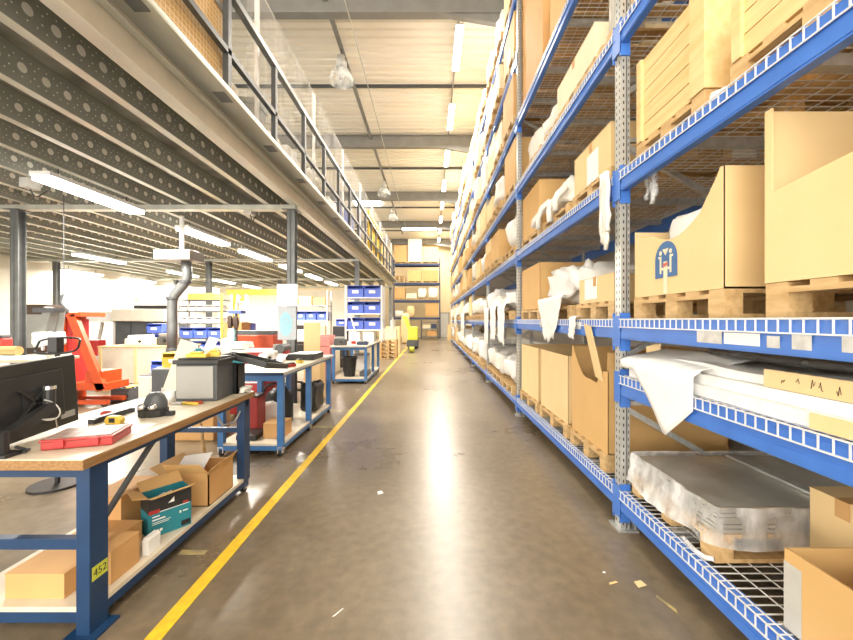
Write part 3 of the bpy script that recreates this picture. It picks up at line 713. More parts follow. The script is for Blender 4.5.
for (a, c, lab) in ((2.92, 3.72, 'grey roll'), (3.85, 4.7, 'leaning white board'), (4.85, 5.8, 'white sacks')): pallet(XF, 2.37, a, c, zs, 'wooden pallet high on the rack under the %s' % lab)
o = thing('material_roll', 'grey upright roll with an orange rim high beside the first upright', 'roll', (1.55, 3.0, zb))
MB().cyl((1.58, 3.06, zb), (1.58, 3.06, 4.36), .13, n=20).build('roll_body', M['lgrey'], o, smooth=False); MB().cyl((1.58, 3.06, 4.36), (1.58, 3.06, 4.40), .135, n=20).build('rim', M['cardo'], o)
carton(XF + .0, 2.3, 3.24, 4.2, zb, 4.05, 'cardc', 'long cream carton high on the rack beside the grey roll', G1)
bundle(XF, 2.3, 4.3, 5.0, zb, 4.12, 'bag', 'white sack high on the rack, nearer of two beyond the cream carton', None, 31, .1, 4, 9, 'white_sack', 'sack')
bundle(XF, 2.3, 5.05, 5.82, zb, 4.2, 'bag', 'white sack high on the rack, farther of two beyond the cream carton', None, 32, .1, 4, 9, 'white_sack', 'sack')
zs = 4.6605; zb = zs + .142
pallet(XF, 2.37, 4.75, 5.85, zs, 'wooden pallet under the very tall orange carton')
carton(XF + .01, 2.36, 4.78, 5.83, zb, 6.7, 'cardo', 'very tall orange brown carton high in the second bay', G1)
pallet(XF, 2.37, 3.4, 4.5, zs, 'wooden pallet near the top of the photo in the second bay')
carton(XF + .01, 2.36, 3.42, 4.48, zb, 5.4, 'card', 'brown carton seen through wire deck beside the very tall carton', G1)
# hanging crumpled plastic at the first upright, and behind it
def rag(name, label, x, y, z0, z1, m, n, seed, spread=.05):
    o = thing(name, label, 'plastic', (x, y, z1)); r = random.Random(seed)
    for i in range(n):
        yy = y + r.uniform(-spread, spread); L = r.uniform(.7, 1) * (z0 - z1)
        p = [(x - .012 + r.uniform(-.008, .004), yy + r.uniform(-.02, .02), z0 - L * k / 8) for k in range(9)]
        MB().path(p, r.uniform(.012, .022), 6).build('plastic_strand', M[m], o, smooth=True)
    return o
rag('hanging_plastic', 'white plastic strands hanging from the beam beside the first upright', 1.318, 2.86, 2.6, 1.98, 'bag', 7, 3, .06)
rag('hanging_film', 'small piece of clear film hanging under the beam by the arch logo box', 1.5, 2.56, 2.5, 2.28, 'film', 5, 8, .05)

# --- bays three to eight: filled by rule
BAYW = {2: 'third', 3: 'fourth', 4: 'fifth', 5: 'sixth', 6: 'seventh', 7: 'eighth'}
LVW = ['bottom', 'second', 'third', 'fourth', 'fifth', 'sixth', 'top']
SLOT = ['near-end', 'middle', 'far-end']
CN = {'card': 'tan', 'cardp': 'pale tan', 'cardc': 'cream', 'cardo': 'orange brown'}
rnd = random.Random(7)
for k in range(2, 8):
    for li, zl in enumerate(LV):
        for s in range(3):
            y0 = YP[k] + .1 + s * 1.02 + rnd.uniform(0, .03); y1 = y0 + rnd.uniform(.86, .96)
            if 320 - F * (zl + .1 - EYE) / y1 < 2: continue
            z = zl + .0105; gap = (1.05 if li else 1.22) - .25
            if li == 6: gap = 1.3
            where = '%s shelf, %s bay, %s slot' % (LVW[li], BAYW[k], SLOT[s])
            kind = rnd.random()
            white = 1.1 if (li < 2 and k in (2, 3)) else .55 if li < 2 else .22
            hgt = gap * (rnd.uniform(.5, .95) if li < 6 else rnd.uniform(.35, .75))
            x0 = XF - rnd.uniform(.05, .14)
            if kind < white:
                pallet(x0, 2.36, y0, y1, z, 'wooden pallet under white bundle, rack %s' % where)
                wb_ = bundle(x0 - .04, 2.3, y0, y1, z + .142, z + .142 + hgt * .9, rnd.choice(('bag', 'foam')), 'lumpy white wrapped bundle on the rack, %s' % where, 'wrapped bundles on the rack', k * 31 + li * 5 + s, .15, 3.6, 13 if k < 4 else 9)
                if li == 1 and rnd.random() < .75: drape('loose_wrap', None, y0 + .1, y1 - .1, z + .25, rnd.uniform(.5, .8), k * 3 + s, x0 - .05, taper=.25, inn=.2, parent=wb_)
            else:
                c = rnd.choice(('card', 'cardp', 'cardp', 'cardc', 'cardc', 'cardc', 'cardo'))
                pallet(x0, 2.36, y0, y1, z, 'wooden pallet under %s box, rack %s' % (CN[c], where))
                if kind > .86 and hgt > .45:
                    carton(x0 + .01, 2.36, y0 + .01, y1 - .01, z + .142, z + .142 + hgt * .5, c, 'lower %s box of two, rack %s' % (CN[c], where), G1, tape=k < 4)
                    carton(x0 + .03, 2.3, y0 + .05, y1 - .03, z + .143 + hgt * .5, z + .142 + hgt, rnd.choice(('cardc', 'cardp')), 'upper pale box of two, rack %s' % where, G1, tape=k < 4)
                else:
                    carton(x0 + .01, 2.36, y0 + .01, y1 - .01, z + .142, z + .142 + hgt, c, '%s cardboard box, rack %s' % (CN[c], where), G1, tape=k < 4, sticker=(.3, .55, .05, .25) if rnd.random() < .3 and k < 5 else None)

# ------------------------------------------------------------------ workbenches
def caster(leg, x, y, h):
    c = MB(); r = h * .38
    c.cyl((x - .018, y, r), (x + .018, y, r), r, n=14); c.build('caster_wheel', M['rubber'], leg, smooth=False)
    MB().box(x - .03, x - .022, y - .03, y + .03, r * .8, h).box(x + .022, x + .03, y - .03, y + .03, r * .8, h).box(x - .03, x + .03, y - .035, y + .035, h - .008, h).build('caster_fork', M['chrome'], leg)
def workbench(label, x0, x1, y0, y1, zt, ys, mt, shelf, lw, feet, thick=.05, edge='edge', apron=.07, group='blue framed workbenches'):
    o = thing('workbench', label, 'workbench', ((x0 + x1) / 2, (y0 + y1) / 2, 0), group)
    MB().box(x0, x1, y0, y1, zt - thick, zt - .004).build('table_top', M[edge], o, bevel=.004)
    MB().box(x0 + .003, x1 - .003, y0 + .003, y1 - .003, zt - .004, zt).build('worn_surface', M['lam'], o)
    za = zt - thick
    a = MB(); xi0, xi1 = x0 + .03, x1 - .03
    a.box(xi0 + .003, xi1 - .003, ys[0] - .02, ys[0] + .02, za - apron, za); a.box(xi0, xi1, ys[-1] - .02, ys[-1] + .02, za - apron, za)
    a.box(xi1 - .04, xi1 - .003, ys[0], ys[-1], za - apron * .45, za); a.box(xi0, xi0 + .04, ys[0], ys[-1], za - apron * .45, za)
    a.build('top_frame', M[mt], o)
    for i, y in enumerate(ys):
        lx = lw * (.62 if lw > .1 else 1)
        for x in (xi0 + lx / 2, xi1 - lx / 2):
            f = feet[i]; zl = .10 if f else 0
            leg = MB().box(x - lx / 2, x + lx / 2, y - lw / 2, y + lw / 2, zl, za - .001).build('leg', M[mt], o, bevel=.003)
            if f: caster(leg, x, y, zl)
            else: MB().box(x - lw * .7, x + lw * .7, y - lw * .9, y + lw * .7, 0, .012).build('foot_plate', M[mt], leg)
    s = MB(); s.box(xi0 + .004, xi1 - .005, ys[0] - .03, ys[-1] + .03, shelf - .025, shelf); s.build('lower_shelf', M['lam'], o)
    s = MB(); s.box(xi0 + .003, xi1 - .003, ys[0] - .025, ys[0] + .02, shelf - .08, shelf - .026); s.box(xi0, xi1, ys[-1] - .02, ys[-1] + .025, shelf - .08, shelf - .026)
    s.box(xi1 - .04, xi1 - .003, ys[0], ys[-1], shelf - .07, shelf - .026); s.box(xi0, xi0 + .04, ys[0], ys[-1], shelf - .07, shelf - .026)
    s.build('shelf_frame', M[mt], o)
    return o
ZT = .865
b1 = workbench('scuffed wood topped workbench on dark blue legs carrying the monitor', -2.37, -1.58, 1.72, 3.40, ZT, (1.84, 3.32), 'bench', .13, .105, (0, 1), .05)
q = MB(); q.box(-2.3, -1.64, 1.815, 1.855, .4, .45); q.build('cross_bar', M['bench'], b1)
MB().box(-2.3, -1.64, 3.3, 3.34, .52, .56).build('cross_bar', M['bench'], b1)
MB().bar((-1.66, 1.93, .5), (-1.66, 2.12, .66), .022, .022).bar((-1.66, 2.12, .66), (-1.66, 2.28, .79), .022, .022).build('strut', M['dark'], b1)
MB().path([(-1.64, 3.3, .74), (-1.66, 3.2, .64), (-1.66, 3.02, .66), (-1.66, 2.9, .8)], .008).build('hook_bracket', M['galv'], b1)
lgs = [c for c in kids(b1) if c.name.startswith('leg')]
near = min((c for c in lgs), key=lambda c: min(abs((Vector(v.co) + Vector(b1['_o'])).x + 1.6425) + abs((Vector(v.co) + Vector(b1['_o'])).y - 1.84) for v in c.data.vertices))
xl1 = -1.61
near['_o'] = b1['_o']
MB().box(xl1 - .001, xl1 + .002, 1.8, 1.885, .255, .32).build('number_sticker', M['lime'], near)
text('sticker_number', '452', .05, Matrix.Translation((xl1 + .0025, 1.842, .287)) @ FACE_XP @ Matrix.Rotation(PI / 2 * 0, 4, 'Z'), M['black'], near)
b2 = workbench('white topped workbench on bright blue caster legs behind the wooden one', -2.38, -1.60, 4.12, 6.22, .93, (4.2, 5.15, 6.15), 'benchl', .14, .065, (1, 1, 1), .035, 'bench')
MB().box(-1.602, -1.597, 4.12, 6.22, .896, .93).build('grey_edging', M['lgrey'], b2)
b3 = workbench('third white topped blue workbench with the bin frame on it', -2.35, -1.47, 8.8, 11.1, .9, (8.9, 10.0, 11.0), 'benchl', .14, .065, (1, 1, 1), .035, 'lgrey')

# monitor with arm
mo = thing('monitor', 'black flat monitor seen from behind at the near end of the wooden bench', 'monitor', (-2.08, 1.95, .9))
R = Matrix.Translation((-2.12, 1.98, 1.075)) @ Matrix.Rotation(math.radians(4), 4, 'X')
q = MB(); q.M = R; q.box(-.012, .02, -.3, .27, -.19, .205); q.build('screen_housing', M['mon'], mo, bevel=.005)
q = MB(); q.M = R; q.box(.0205, .04, -.2, .17, -.12, .14); q.build('rear_cover', M['black'], mo, bevel=.004)
q = MB(); q.M = R; q.box(-.0135, -.0125, -.29, .26, -.18, .195); q.build('screen', M['dark'], mo)
q = MB(); q.M = R; q.box(.041, .05, -.05, .05, -.05, .05); q.bar((.052, -.07, -.07), (.052, .07, .07), .02, .012); q.bar((.052, .07, -.07), (.052, -.07, .07), .02, .012); q.build('mount_plate', M['black'], mo)
q = MB(); q.M = R; q.box(.021, .0225, .16, .245, -.15, -.115); q.build('rating_label', M['grey'], mo)
ar = MB(); ar.cyl((-2.045, 2.03, 1.0), (-2.045, 2.03, 1.13), .028, n=14)
ar.bar((-2.03, 2.03, 1.04), (-2.0, 1.76, .94), .045, .05)
ar.cyl((-2.0, 1.76, .872), (-2.0, 1.76, .98), .03, n=14)
ar.build('monitor_arm', M['black'], mo, bevel=.003)
MB().box(-2.06, -1.94, 1.725, 1.81, .866, .88).build('arm_clamp', M['black'], mo)
MB().cyl((-2.045, 2.03, 1.13), (-2.045, 2.03, 1.148), .03, n=14).build('arm_cap', M['chrome'], mo)
MB().path([(-2.0 - .03 * math.cos(t) , 1.99 + .045 * math.sin(t), 1.05 + .03 * math.cos(t) - .012 * t) for t in [k * .45 for k in range(11)]] + [(-2.06, 2.08, .96), (-2.07, 2.1, .9)], .0035, 6).build('cable', M['lgrey'], mo, smooth=True)
tag(MB().path([(-1.98, 1.84, .875), (-1.96, 1.79, .9), (-1.945, 1.83, .872), (-1.93, 1.82, .88), (-1.925, 1.79, .874)], .007, 6).build('black_cable', M['black'], smooth=True), 'coil of black cable lying by the foot of the monitor arm', 'cable')
# red case
R = Matrix.Translation((-1.785, 1.98, ZT + .002)) @ Matrix.Rotation(math.radians(18), 4, 'Z')
rc = thing('organiser_case', 'flat red organiser case with a clear lid on the wooden bench', 'case', (-1.785, 1.98, ZT))
q = MB(); q.M = R; q.box(-.145, .145, -.11, .11, 0, .038); q.build('case_base', M['redp'], rc, bevel=.006)
q = MB(); q.M = R; q.box(-.15, .15, -.115, .115, .0385, .05); q.build('lid_rim', M['redp'], rc, bevel=.004)
q = MB(); q.M = R; q.box(-.135, .135, -.1, .1, .0505, .054); q.build('clear_lid', M['lid'], rc)
for dx in (-.07, .07):
    q = MB(); q.M = R; q.box(dx - .02, dx + .02, -.121, -.111, .012, .047); q.build('latch', M['red'], rc)
q = MB(); q.M = R; 
for i in range(1, 5): q.box(-.135 + i * .054 - .001, -.135 + i * .054 + .001, -.1, .1, .0545, .0552)
q.build('divider', M['redp'], rc)
# bench-top oddments
tag(MB().box(-2.085, -2.045, 2.30, 2.62, ZT, ZT + .03).box(-2.08, -2.05, 2.33, 2.6, ZT + .03, ZT + .034).build('spirit_level', M['black'], bevel=.003), 'straight black bar lying on the bench beyond the monitor', 'bar')
tm = thing('tape_measure', 'small yellow tape measure on the wooden bench', 'tape measure', (-1.93, 2.32, ZT))
MB().prism([(-1.98, 2.30, ZT + .001), (-1.89, 2.30, ZT + .001), (-1.885, 2.30, ZT + .03), (-1.91, 2.30, ZT + .048), (-1.97, 2.30, ZT + .05), (-1.985, 2.30, ZT + .03)], (0, .04, 0)).build('tape_case', M['yel'], tm, bevel=.004)
MB().box(-1.955, -1.92, 2.298, 2.2995, ZT + .012, ZT + .038).build('tape_label', M['black'], tm); MB().box(-1.884, -1.868, 2.31, 2.33, ZT + .001, ZT + .006).build('tape_hook', M['chrome'], tm)
for i, (x, y, a, w_, l, lab) in enumerate(((-2.13, 2.75, 20, .2, .28, 'white paper sheet behind the tape measure on the bench'), (-1.98, 2.62, -35, .15, .21, 'small white paper angled beside the black hand tool'), (-1.85, 2.05, 25, .3, .2, 'white paper sheet under the red case'), (-1.7, 2.2, 12, .1, .22, 'thin paper slip lying by the bench edge'))):
    q = MB(); q.M = Matrix.Translation((x, y, ZT + .0005 + .0004 * i)) @ Matrix.Rotation(math.radians(a), 4, 'Z'); q.box(-w_ / 2, w_ / 2, -l / 2, l / 2, 0, .0006); tag(q.build('paper_sheet', M['paper']), lab, 'paper', 'papers on the wooden bench')
tag(MB().lathe((-2.16, 2.52, ZT), [(0, 0), (.03, 0), (.032, .02), (.02, .03), (0, .034)], 14).build('stopper', M['redp'], smooth=True), 'small red cap on the bench papers behind the tape measure', 'cap')
ht = thing('hand_tool', 'black domed hand tool with two bright discs on the bench', 'tool', (-1.845, 2.52, ZT))
q = MB(); q.M = Matrix.Translation((-1.845, 2.52, 0)) @ Matrix.Diagonal((1.25, 1, 1, 1)); q.lathe((0, 0, ZT + .001), [(0, 0), (.072, 0), (.074, .045), (.066, .05), (0, .05)], 20); q.build('tool_base', M['black'], ht, smooth=False)
q = MB(); q.M = Matrix.Translation((-1.845, 2.54, 0)) @ Matrix.Diagonal((1.15, 1, 1, 1)); q.lathe((0, 0, ZT + .05), [(.062, 0), (.06, .04), (.046, .08), (.03, .1), (0, .104)], 20); q.build('tool_dome', M['dark'], ht, smooth=True)
for dx in (-.035, .035): MB().lathe((-1.845 + dx, 2.465, ZT + .055), [(0, .0), (.024, 0), (.028, .015), (.018, .032), (0, .036)], 14).build('bright_disc', M['chrome'], ht, smooth=True)
MB().box(-1.76, -1.71, 2.5, 2.54, ZT + .001, ZT + .03).build('side_knob', M['rubber'], ht, bevel=.004)
tag(MB().lathe((-2.03, 2.95, ZT), [(0, 0), (.034, 0), (.04, .085), (.036, .085), (.03, .006)], 16).build('paper_cup', M['white'], smooth=True), 'plain white cup on the bench beside the grey tool box', 'cup')
# grey tool box with black top
tb = thing('tool_box', 'grey fronted black tool box at the far end of the wooden bench', 'tool box', (-1.83, 3.08, ZT))
q = MB(); q.M = Matrix.Translation((-1.83, 3.08, 0)) @ Matrix.Rotation(math.radians(4), 4, 'Z')
q.box(-.16, .15, -.13, .15, ZT + .001, ZT + .29); q.build('box_body', M['dark'], tb, bevel=.008)
q = MB(); q.M = Matrix.Translation((-1.83, 3.08, 0)) @ Matrix.Rotation(math.radians(4), 4, 'Z'); q.box(-.15, .125, -.14, -.131, ZT + .025, ZT + .275); q.build('front_panel', M['panel'], tb, bevel=.003)
q = MB(); q.M = Matrix.Translation((-1.83, 3.08, 0)) @ Matrix.Rotation(math.radians(4), 4, 'Z'); q.box(-.175, .165, -.15, .165, ZT + .291, ZT + .325); q.box(-.15, .14, -.12, .14, ZT + .326, ZT + .338); q.build('box_lid', M['black'], tb, bevel=.004)
zt = ZT + .34
for i, (nm, m, x, y, sx, sy, sz, lab, cat) in enumerate((('yellow_case', 'yel', -1.84, 2.99, .16, .06, .03, 'yellow flat tool lying on the grey tool box', 'tool'), ('yellow_block', 'yel', -1.75, 3.06, .09, .05, .04, 'small yellow block on the tool box lid', 'block'), ('teal_grinder', 'teal', -1.9, 3.1, .07, .12, .05, 'dark teal hand grinder on the tool box lid', 'tool'))):
    q = MB(); q.M = Matrix.Translation((x, y, zt)) @ Matrix.Rotation(.3 * i, 4, 'Z'); q.box(-sx / 2, sx / 2, -sy / 2, sy / 2, .001, sz); q.box(-sx / 3, sx / 4, -sy / 3, sy / 3, sz, sz + .015); tag(q.build(nm, M[m], bevel=.005), lab, cat)
for i, (x, a, lab) in enumerate(((-1.88, 12, 'white card leaning among the tools on the tool box'), (-1.72, -15, 'second white card leaning behind the yellow block'))):
    q = MB(); q.M = Matrix.Translation((x, 3.17, zt + .012)) @ Matrix.Rotation(math.radians(a), 4, 'Y') @ Matrix.Rotation(math.radians(-25), 4, 'X'); q.box(-.04, .04, 0, .004, 0, .15); tag(q.build('white_card', M['paper']), lab, 'card')
pl = thing('pliers', 'orange handled pliers lying in front of the grey tool box', 'pliers', (-1.79, 2.84, ZT))
MB().path([(-1.86, 2.86, ZT + .012), (-1.8, 2.855, ZT + .012), (-1.73, 2.87, ZT + .012)], .011, 8).build('handle', M['orange'], pl, smooth=True); MB().path([(-1.86, 2.84, ZT + .012), (-1.8, 2.835, ZT + .012), (-1.73, 2.81, ZT + .012)], .011, 8).build('handle', M['yel'], pl, smooth=True)
MB().prism([(-1.865, 2.83, ZT + .004), (-1.94, 2.845, ZT + .004), (-1.94, 2.86, ZT + .004), (-1.865, 2.87, ZT + .004)], (0, 0, .015)).build('jaws', M['chrome'], pl)
q = MB(); q.M = Matrix.Translation((-2.16, 3.2, ZT)) @ Matrix.Rotation(math.radians(16), 4, 'Y') @ Matrix.Rotation(math.radians(-6), 4, 'X'); q.box(-.11, .05, -.01, .01, .03, .46); tag(q.build('leaning_board', M['cardc']), 'pale narrow board leaning upright beside the grey tool box', 'board')
# open black case
oc = thing('tool_case', 'open black tool case with lid hanging off the bench end', 'tool case', (-1.75, 3.3, ZT))
q = MB(); x0, x1, y0, y1, z0, z1 = -1.99, -1.66, 3.25, 3.38, ZT + .001, ZT + .25
q.box(x0, x1, y0, y1, z0, z0 + .01); q.box(x0, x0 + .01, y0, y1, z0, z1); q.box(x1 - .01, x1, y0, y1, z0, z1); q.box(x0, x1, y0, y0 + .01, z0, z1); q.box(x0, x1, y1 - .01, y1, z0, z1); q.build('case_shell', M['black'], oc)
q = MB(); q.M = Matrix.Translation((-1.66, 3.32, ZT + .27)) @ Matrix.Rotation(math.radians(14), 4, 'Y') @ Matrix.Rotation(math.radians(-8), 4, 'X')
q.box(-.2, .24, -.05, .5, 0, .012); q.box(-.2, .24, -.05, -.035, 0, .05); q.box(-.2, .24, .485, .5, 0, .05); q.box(-.2, -.185, -.05, .5, 0, .05); q.box(.225, .24, -.05, .5, 0, .05)
for i in range(4): q.box(-.17 + i * .1, -.165 + i * .1, -.03, .48, .012, .03)
q.build('case_lid', M['black'], oc)
q = MB(); q.M = Matrix.Translation((-1.66, 3.32, ZT + .27)) @ Matrix.Rotation(math.radians(14), 4, 'Y') @ Matrix.Rotation(math.radians(-8), 4, 'X'); q.box(-.05, .1, .1, .25, .0125, .016); q.build('lid_label', M['paper'], oc)
q = MB().blob(-1.655, -1.57, 3.2, 3.42, ZT + .001, ZT + .07, .05, 5, 9, 9); tag(q.build('rag', M['bag'], smooth=True), 'crumpled white rag on the far corner of the wooden bench', 'rag')
# things on the lower shelf of bench one
ZS = .131
carton(-2.09, -1.80, 1.86, 2.36, ZS, .255, 'cardo', 'flat tan box on the near end of the bench shelf', 'boxes on the bench shelf')
carton(-1.785, -1.655, 1.96, 2.15, ZS, .30, 'cardo', 'tan box on the bench shelf right behind the stickered leg'.replace('right ', ''), 'boxes on the bench shelf')
carton(-2.14, -1.93, 2.36, 2.68, ZS, .40, 'cardo', 'upright tan box on the bench shelf beside the teal box', 'boxes on the bench shelf')
tag(MB().box(-1.68, -1.64, 2.2, 2.3, ZS, ZS + .09).box(-1.675, -1.645, 2.205, 2.295, ZS + .09, ZS + .1).build('small_white_box', M['white'], bevel=.003), 'small white box on the bench shelf in front of the teal box', 'box', 'boxes on the bench shelf')
Rt = Matrix.Translation((-1.745, 2.50, ZS)) @ Matrix.Rotation(math.radians(52), 4, 'Z')
tl = thing('power_tool_box', 'teal and black printed power tool box with open flaps on the bench shelf', 'box', (-1.745, 2.5, ZS), 'boxes on the bench shelf')
def tp(name, m, *bx):
    q = MB(); q.M = Rt
    for b_ in bx: q.box(*b_)
    return q.build(name, M[m], tl)
tp('box_shell', 'teal', (-.12, .12, -.075, -.07, 0, .25), (-.12, .12, .07, .075, 0, .25), (-.12, -.115, -.07, .07, 0, .25), (.115, .12, -.07, .07, 0, .25), (-.12, .12, -.07, .07, 0, .005))
tp('black_panel', 'black', (-.12, .12, -.0765, -.0755, .155, .25), (-.1215, -.1205, -.075, .07, .155, .25))
tp('red_band', 'redp', (-.118, -.06, -.078, -.077, .148, .172)); tp('red_patch', 'redp', (.07, .1, -.078, -.077, .158, .172)); tp('white_rule', 'white', (-.06, .11, -.078, -.077, .15, .154))
tp('print_block', 'white', (-.1, -.06, -.0775, -.0765, .125, .132), (-.1, -.03, -.0775, -.0765, .105, .113), (-.1, .0, -.0775, -.0765, .09, .093), (-.1, -.01, -.0775, -.0765, .08, .083), (-.1, -.085, -.0775, -.0765, .03, .045), (-.08, -.065, -.0775, -.0765, .03, .045), (-.06, -.045, -.0775, -.0765, .03, .045), (.05, .06, -.0775, -.0765, .1, .115), (.07, .1, -.0775, -.0765, .105, .112))
tp('black_label', 'black', (.06, .112, -.0775, -.0765, .012, .045))
q = MB(); q.M = Rt; q.prism([(-.015, -.0775, .19), (.02, -.0775, .19), (.02, -.0775, .222)], (0, -.0005, 0)); q.build('white_mark', M['white'], tl)
q = MB(); q.M = Rt
q.prism([(-.12, -.075, .25), (.12, -.075, .25), (.12, -.14, .285), (-.12, -.14, .265)], (0, 0, .004)); q.prism([(-.12, .075, .25), (.12, .075, .25), (.12, .16, .30), (-.12, .16, .29)], (0, 0, .004)); q.prism([(-.12, -.07, .25), (-.12, .07, .25), (-.2, .07, .30), (-.2, -.07, .27)], (0, 0, .004))
q.build('box_flap', M['card'], tl)
MBt = MB(); MBt.M = Rt; MBt.blob(-.1, .1, -.06, .06, .05, .24, .04, 3, 9, 8); MBt.build('packing_paper', M['paper'], tl, smooth=True)
b = open_box(-1.93, -1.63, 2.78, 3.12, ZS, .37, 'cardo', 'open reddish brown carton with raised flaps at the far end of bench shelf', 'boxes on the bench shelf')
MB().prism([(-1.93, 2.78, .37), (-1.63, 2.78, .37), (-1.66, 2.71, .46), (-1.93, 2.72, .46)], (0, .004, .002)).prism([(-1.63, 2.72, .37), (-1.63, 3.1, .37), (-1.58, 3.1, .44), (-1.58, 2.72, .43)], (.004, 0, 0)).prism([(-1.93, 2.72, .37), (-1.93, 3.1, .37), (-2.02, 3.08, .42), (-2.02, 2.72, .43)], (0, 0, .004)).build('box_flap', M['card'], b)
MB().prism([(-1.9, 2.78, .36), (-1.68, 2.8, .40), (-1.7, 2.95, .47), (-1.92, 2.95, .44)], (0, .003, .002)).build('white_paper', M['paper'], b)
q = MB().blob(-1.98, -1.77, 3.15, 3.3, ZS, .25, .07, 5, 12, 9); tag(q.build('cable_heap', M['grey'], smooth=True), 'tangled grey cable heap at the far end of the bench shelf', 'cable')
tag(MB().cyl((-2.22, 3.75, .0), (-2.28, 3.7, .72), .016, n=8).build('broom_handle', M['woodp']), 'plain wooden stick standing upright between the two benches', 'stick')
# bench two: on top and below
def slab(name, lab, cat, m, x0, x1, y0, y1, z0, z1, group=None, bev=.006, lid=None):
    q = MB().box(x0, x1, y0, y1, z0, z1)
    o = q.build(name, M[m], bevel=bev); tag(o, lab, cat, group)
    if lid: MB().box(x0 + .01, x1 - .01, y0 + .01, y1 - .01, z1, z1 + lid[1]).build(lid[2], M[lid[0]], o)
    return o
zb = .931
o = slab('document_tray', 'black flat tray of white papers on the second bench', 'tray', 'black', -2.05, -1.66, 5.35, 5.85, zb, zb + .08)
for i in range(3): 
    q = MB(); q.M = Matrix.Translation((-1.86 + .02 * i, 5.6, zb + .081 + .003 * i)) @ Matrix.Rotation(.15 * i - .2, 4, 'Z'); q.box(-.17, .17, -.2, .2, 0, .0025); tag(q.build('paper_sheet', M['paper']), 'white paper on the black tray, %s of three' % ('lowest', 'middle one', 'topmost')[i], 'paper', 'papers on the black tray')
for i in range(2):
    q = MB(); q.M = Matrix.Translation((-2.26 + .26 * i, 4.9, zb + .01)) @ Matrix.Rotation(math.radians(-58), 4, 'X') @ Matrix.Rotation(.15, 4, 'Y'); q.box(-.06, .06, 0, .005, 0, .2); tag(q.build('white_card', M['paper']), ('white card leaning on the second bench, farther from the aisle', 'white card leaning on the second bench, closer to the aisle')[i], 'card', 'cards on the second bench')
def drawer_cabinet(lab, x0, x1, y0, y1, z1, n, m='red', group=None):
    o = thing('tool_cabinet', lab, 'tool cabinet', ((x0 + x1) / 2, (y0 + y1) / 2, 0), group)
    MB().box(x0, x1, y0 + .02, y1, .1, z1).build('cabinet_body', M[m], o, bevel=.008)
    h = (z1 - .16) / n
    for i in range(n):
        d_ = MB().box(x0 + .02, x1 - .02, y0, y0 + .019, .12 + i * h, .12 + (i + 1) * h - .015).build('drawer', M['red'], o)
        MB().box(x0 + .06, x1 - .06, y0 - .015, y0 - .001, .12 + (i + .6) * h, .12 + (i + .75) * h).build('drawer_handle', M['chrome'], d_)
    for x in (x0 + .06, x1 - .06):
        for y in (y0 + .08, y1 - .08): MB().cyl((x - .02, y, .05), (x + .02, y, .05), .05, n=12).build('caster', M['rubber'], o)
    MB().box(x0 - .01, x1 + .01, y0, y1 + .01, z1 + .001, z1 + .025).build('worktop', M['white'], o)
    return o
drawer_cabinet('red tool cabinet with a white top beyond the second bench', -3.15, -2.5, 5.6, 6.1, 1.02, 5)
q = MB().blob(-3.1, -2.75, 5.65, 6.0, 1.046, 1.2, .08, 4, 7, 9); tag(q.build('white_rag', M['bag'], smooth=True), 'white cloth bundle on the red tool cabinet', 'cloth')
rv = thing('red_vise', 'red bench machine with dark parts on the far edge of second bench', 'machine', (-2.25, 5.75, zb))
MB().box(-2.36, -2.12, 5.6, 5.9, zb, zb + .05).box(-2.3, -2.18, 5.65, 5.85, zb + .05, zb + .16).build('machine_base', M['red'], rv, bevel=.006)
MB().cyl((-2.24, 5.6, zb + .14), (-2.24, 5.9, zb + .14), .07, n=14).build('machine_drum', M['dark'], rv); MB().box(-2.36, -2.3, 5.66, 5.8, zb + .05, zb + .2).build('machine_head', M['grey'], rv)
zs = .141
carton(-1.93, -1.70, 4.36, 4.62, zs, .31, 'cardo', 'small tan box on the lower shelf of the second bench')
va = thing('vacuum_cleaner', 'black drum vacuum with pale grey mask like cover below second bench', 'vacuum cleaner', (-2.05, 5.12, zs))
MB().lathe((-2.05, 5.12, zs), [(0, 0), (.17, 0), (.18, .05), (.18, .3), (.15, .38), (.08, .44), (0, .45)], 22).build('drum', M['black'], va, smooth=True)
q = MB().blob(-2.19, -1.89, 4.86, 4.92, zs + .02, zs + .33, .05, 6, 9, 12, .7); q.build('pale_cover', M['bag'], va, smooth=True)
MB().path([(-2.05 + .15 * math.cos(a * PI / 10), 5.0, zs + .42 + .1 * math.sin(a * PI / 10)) for a in range(11)], .016, 8).build('carry_handle', M['rubber'], va, smooth=True)
slab('red_tool_case', 'red tool case standing beside the black drum vacuum', 'case', 'redp', -2.24, -2.1, 4.58, 4.82, zs, .56, None, .015, ('black', .02, 'case_handle'))
bundle(-1.93, -1.66, 5.45, 6.05, zs, .6, 'black', 'black bag slumped on the lower shelf of the second bench', None, 7, .08, 4, 10, 'black_bag', 'bag')
slab('flat_black_case', 'flat black case lying at the inner side of the second bench shelf', 'case', 'black', -2.2, -1.97, 4.27, 4.55, zs, .2)
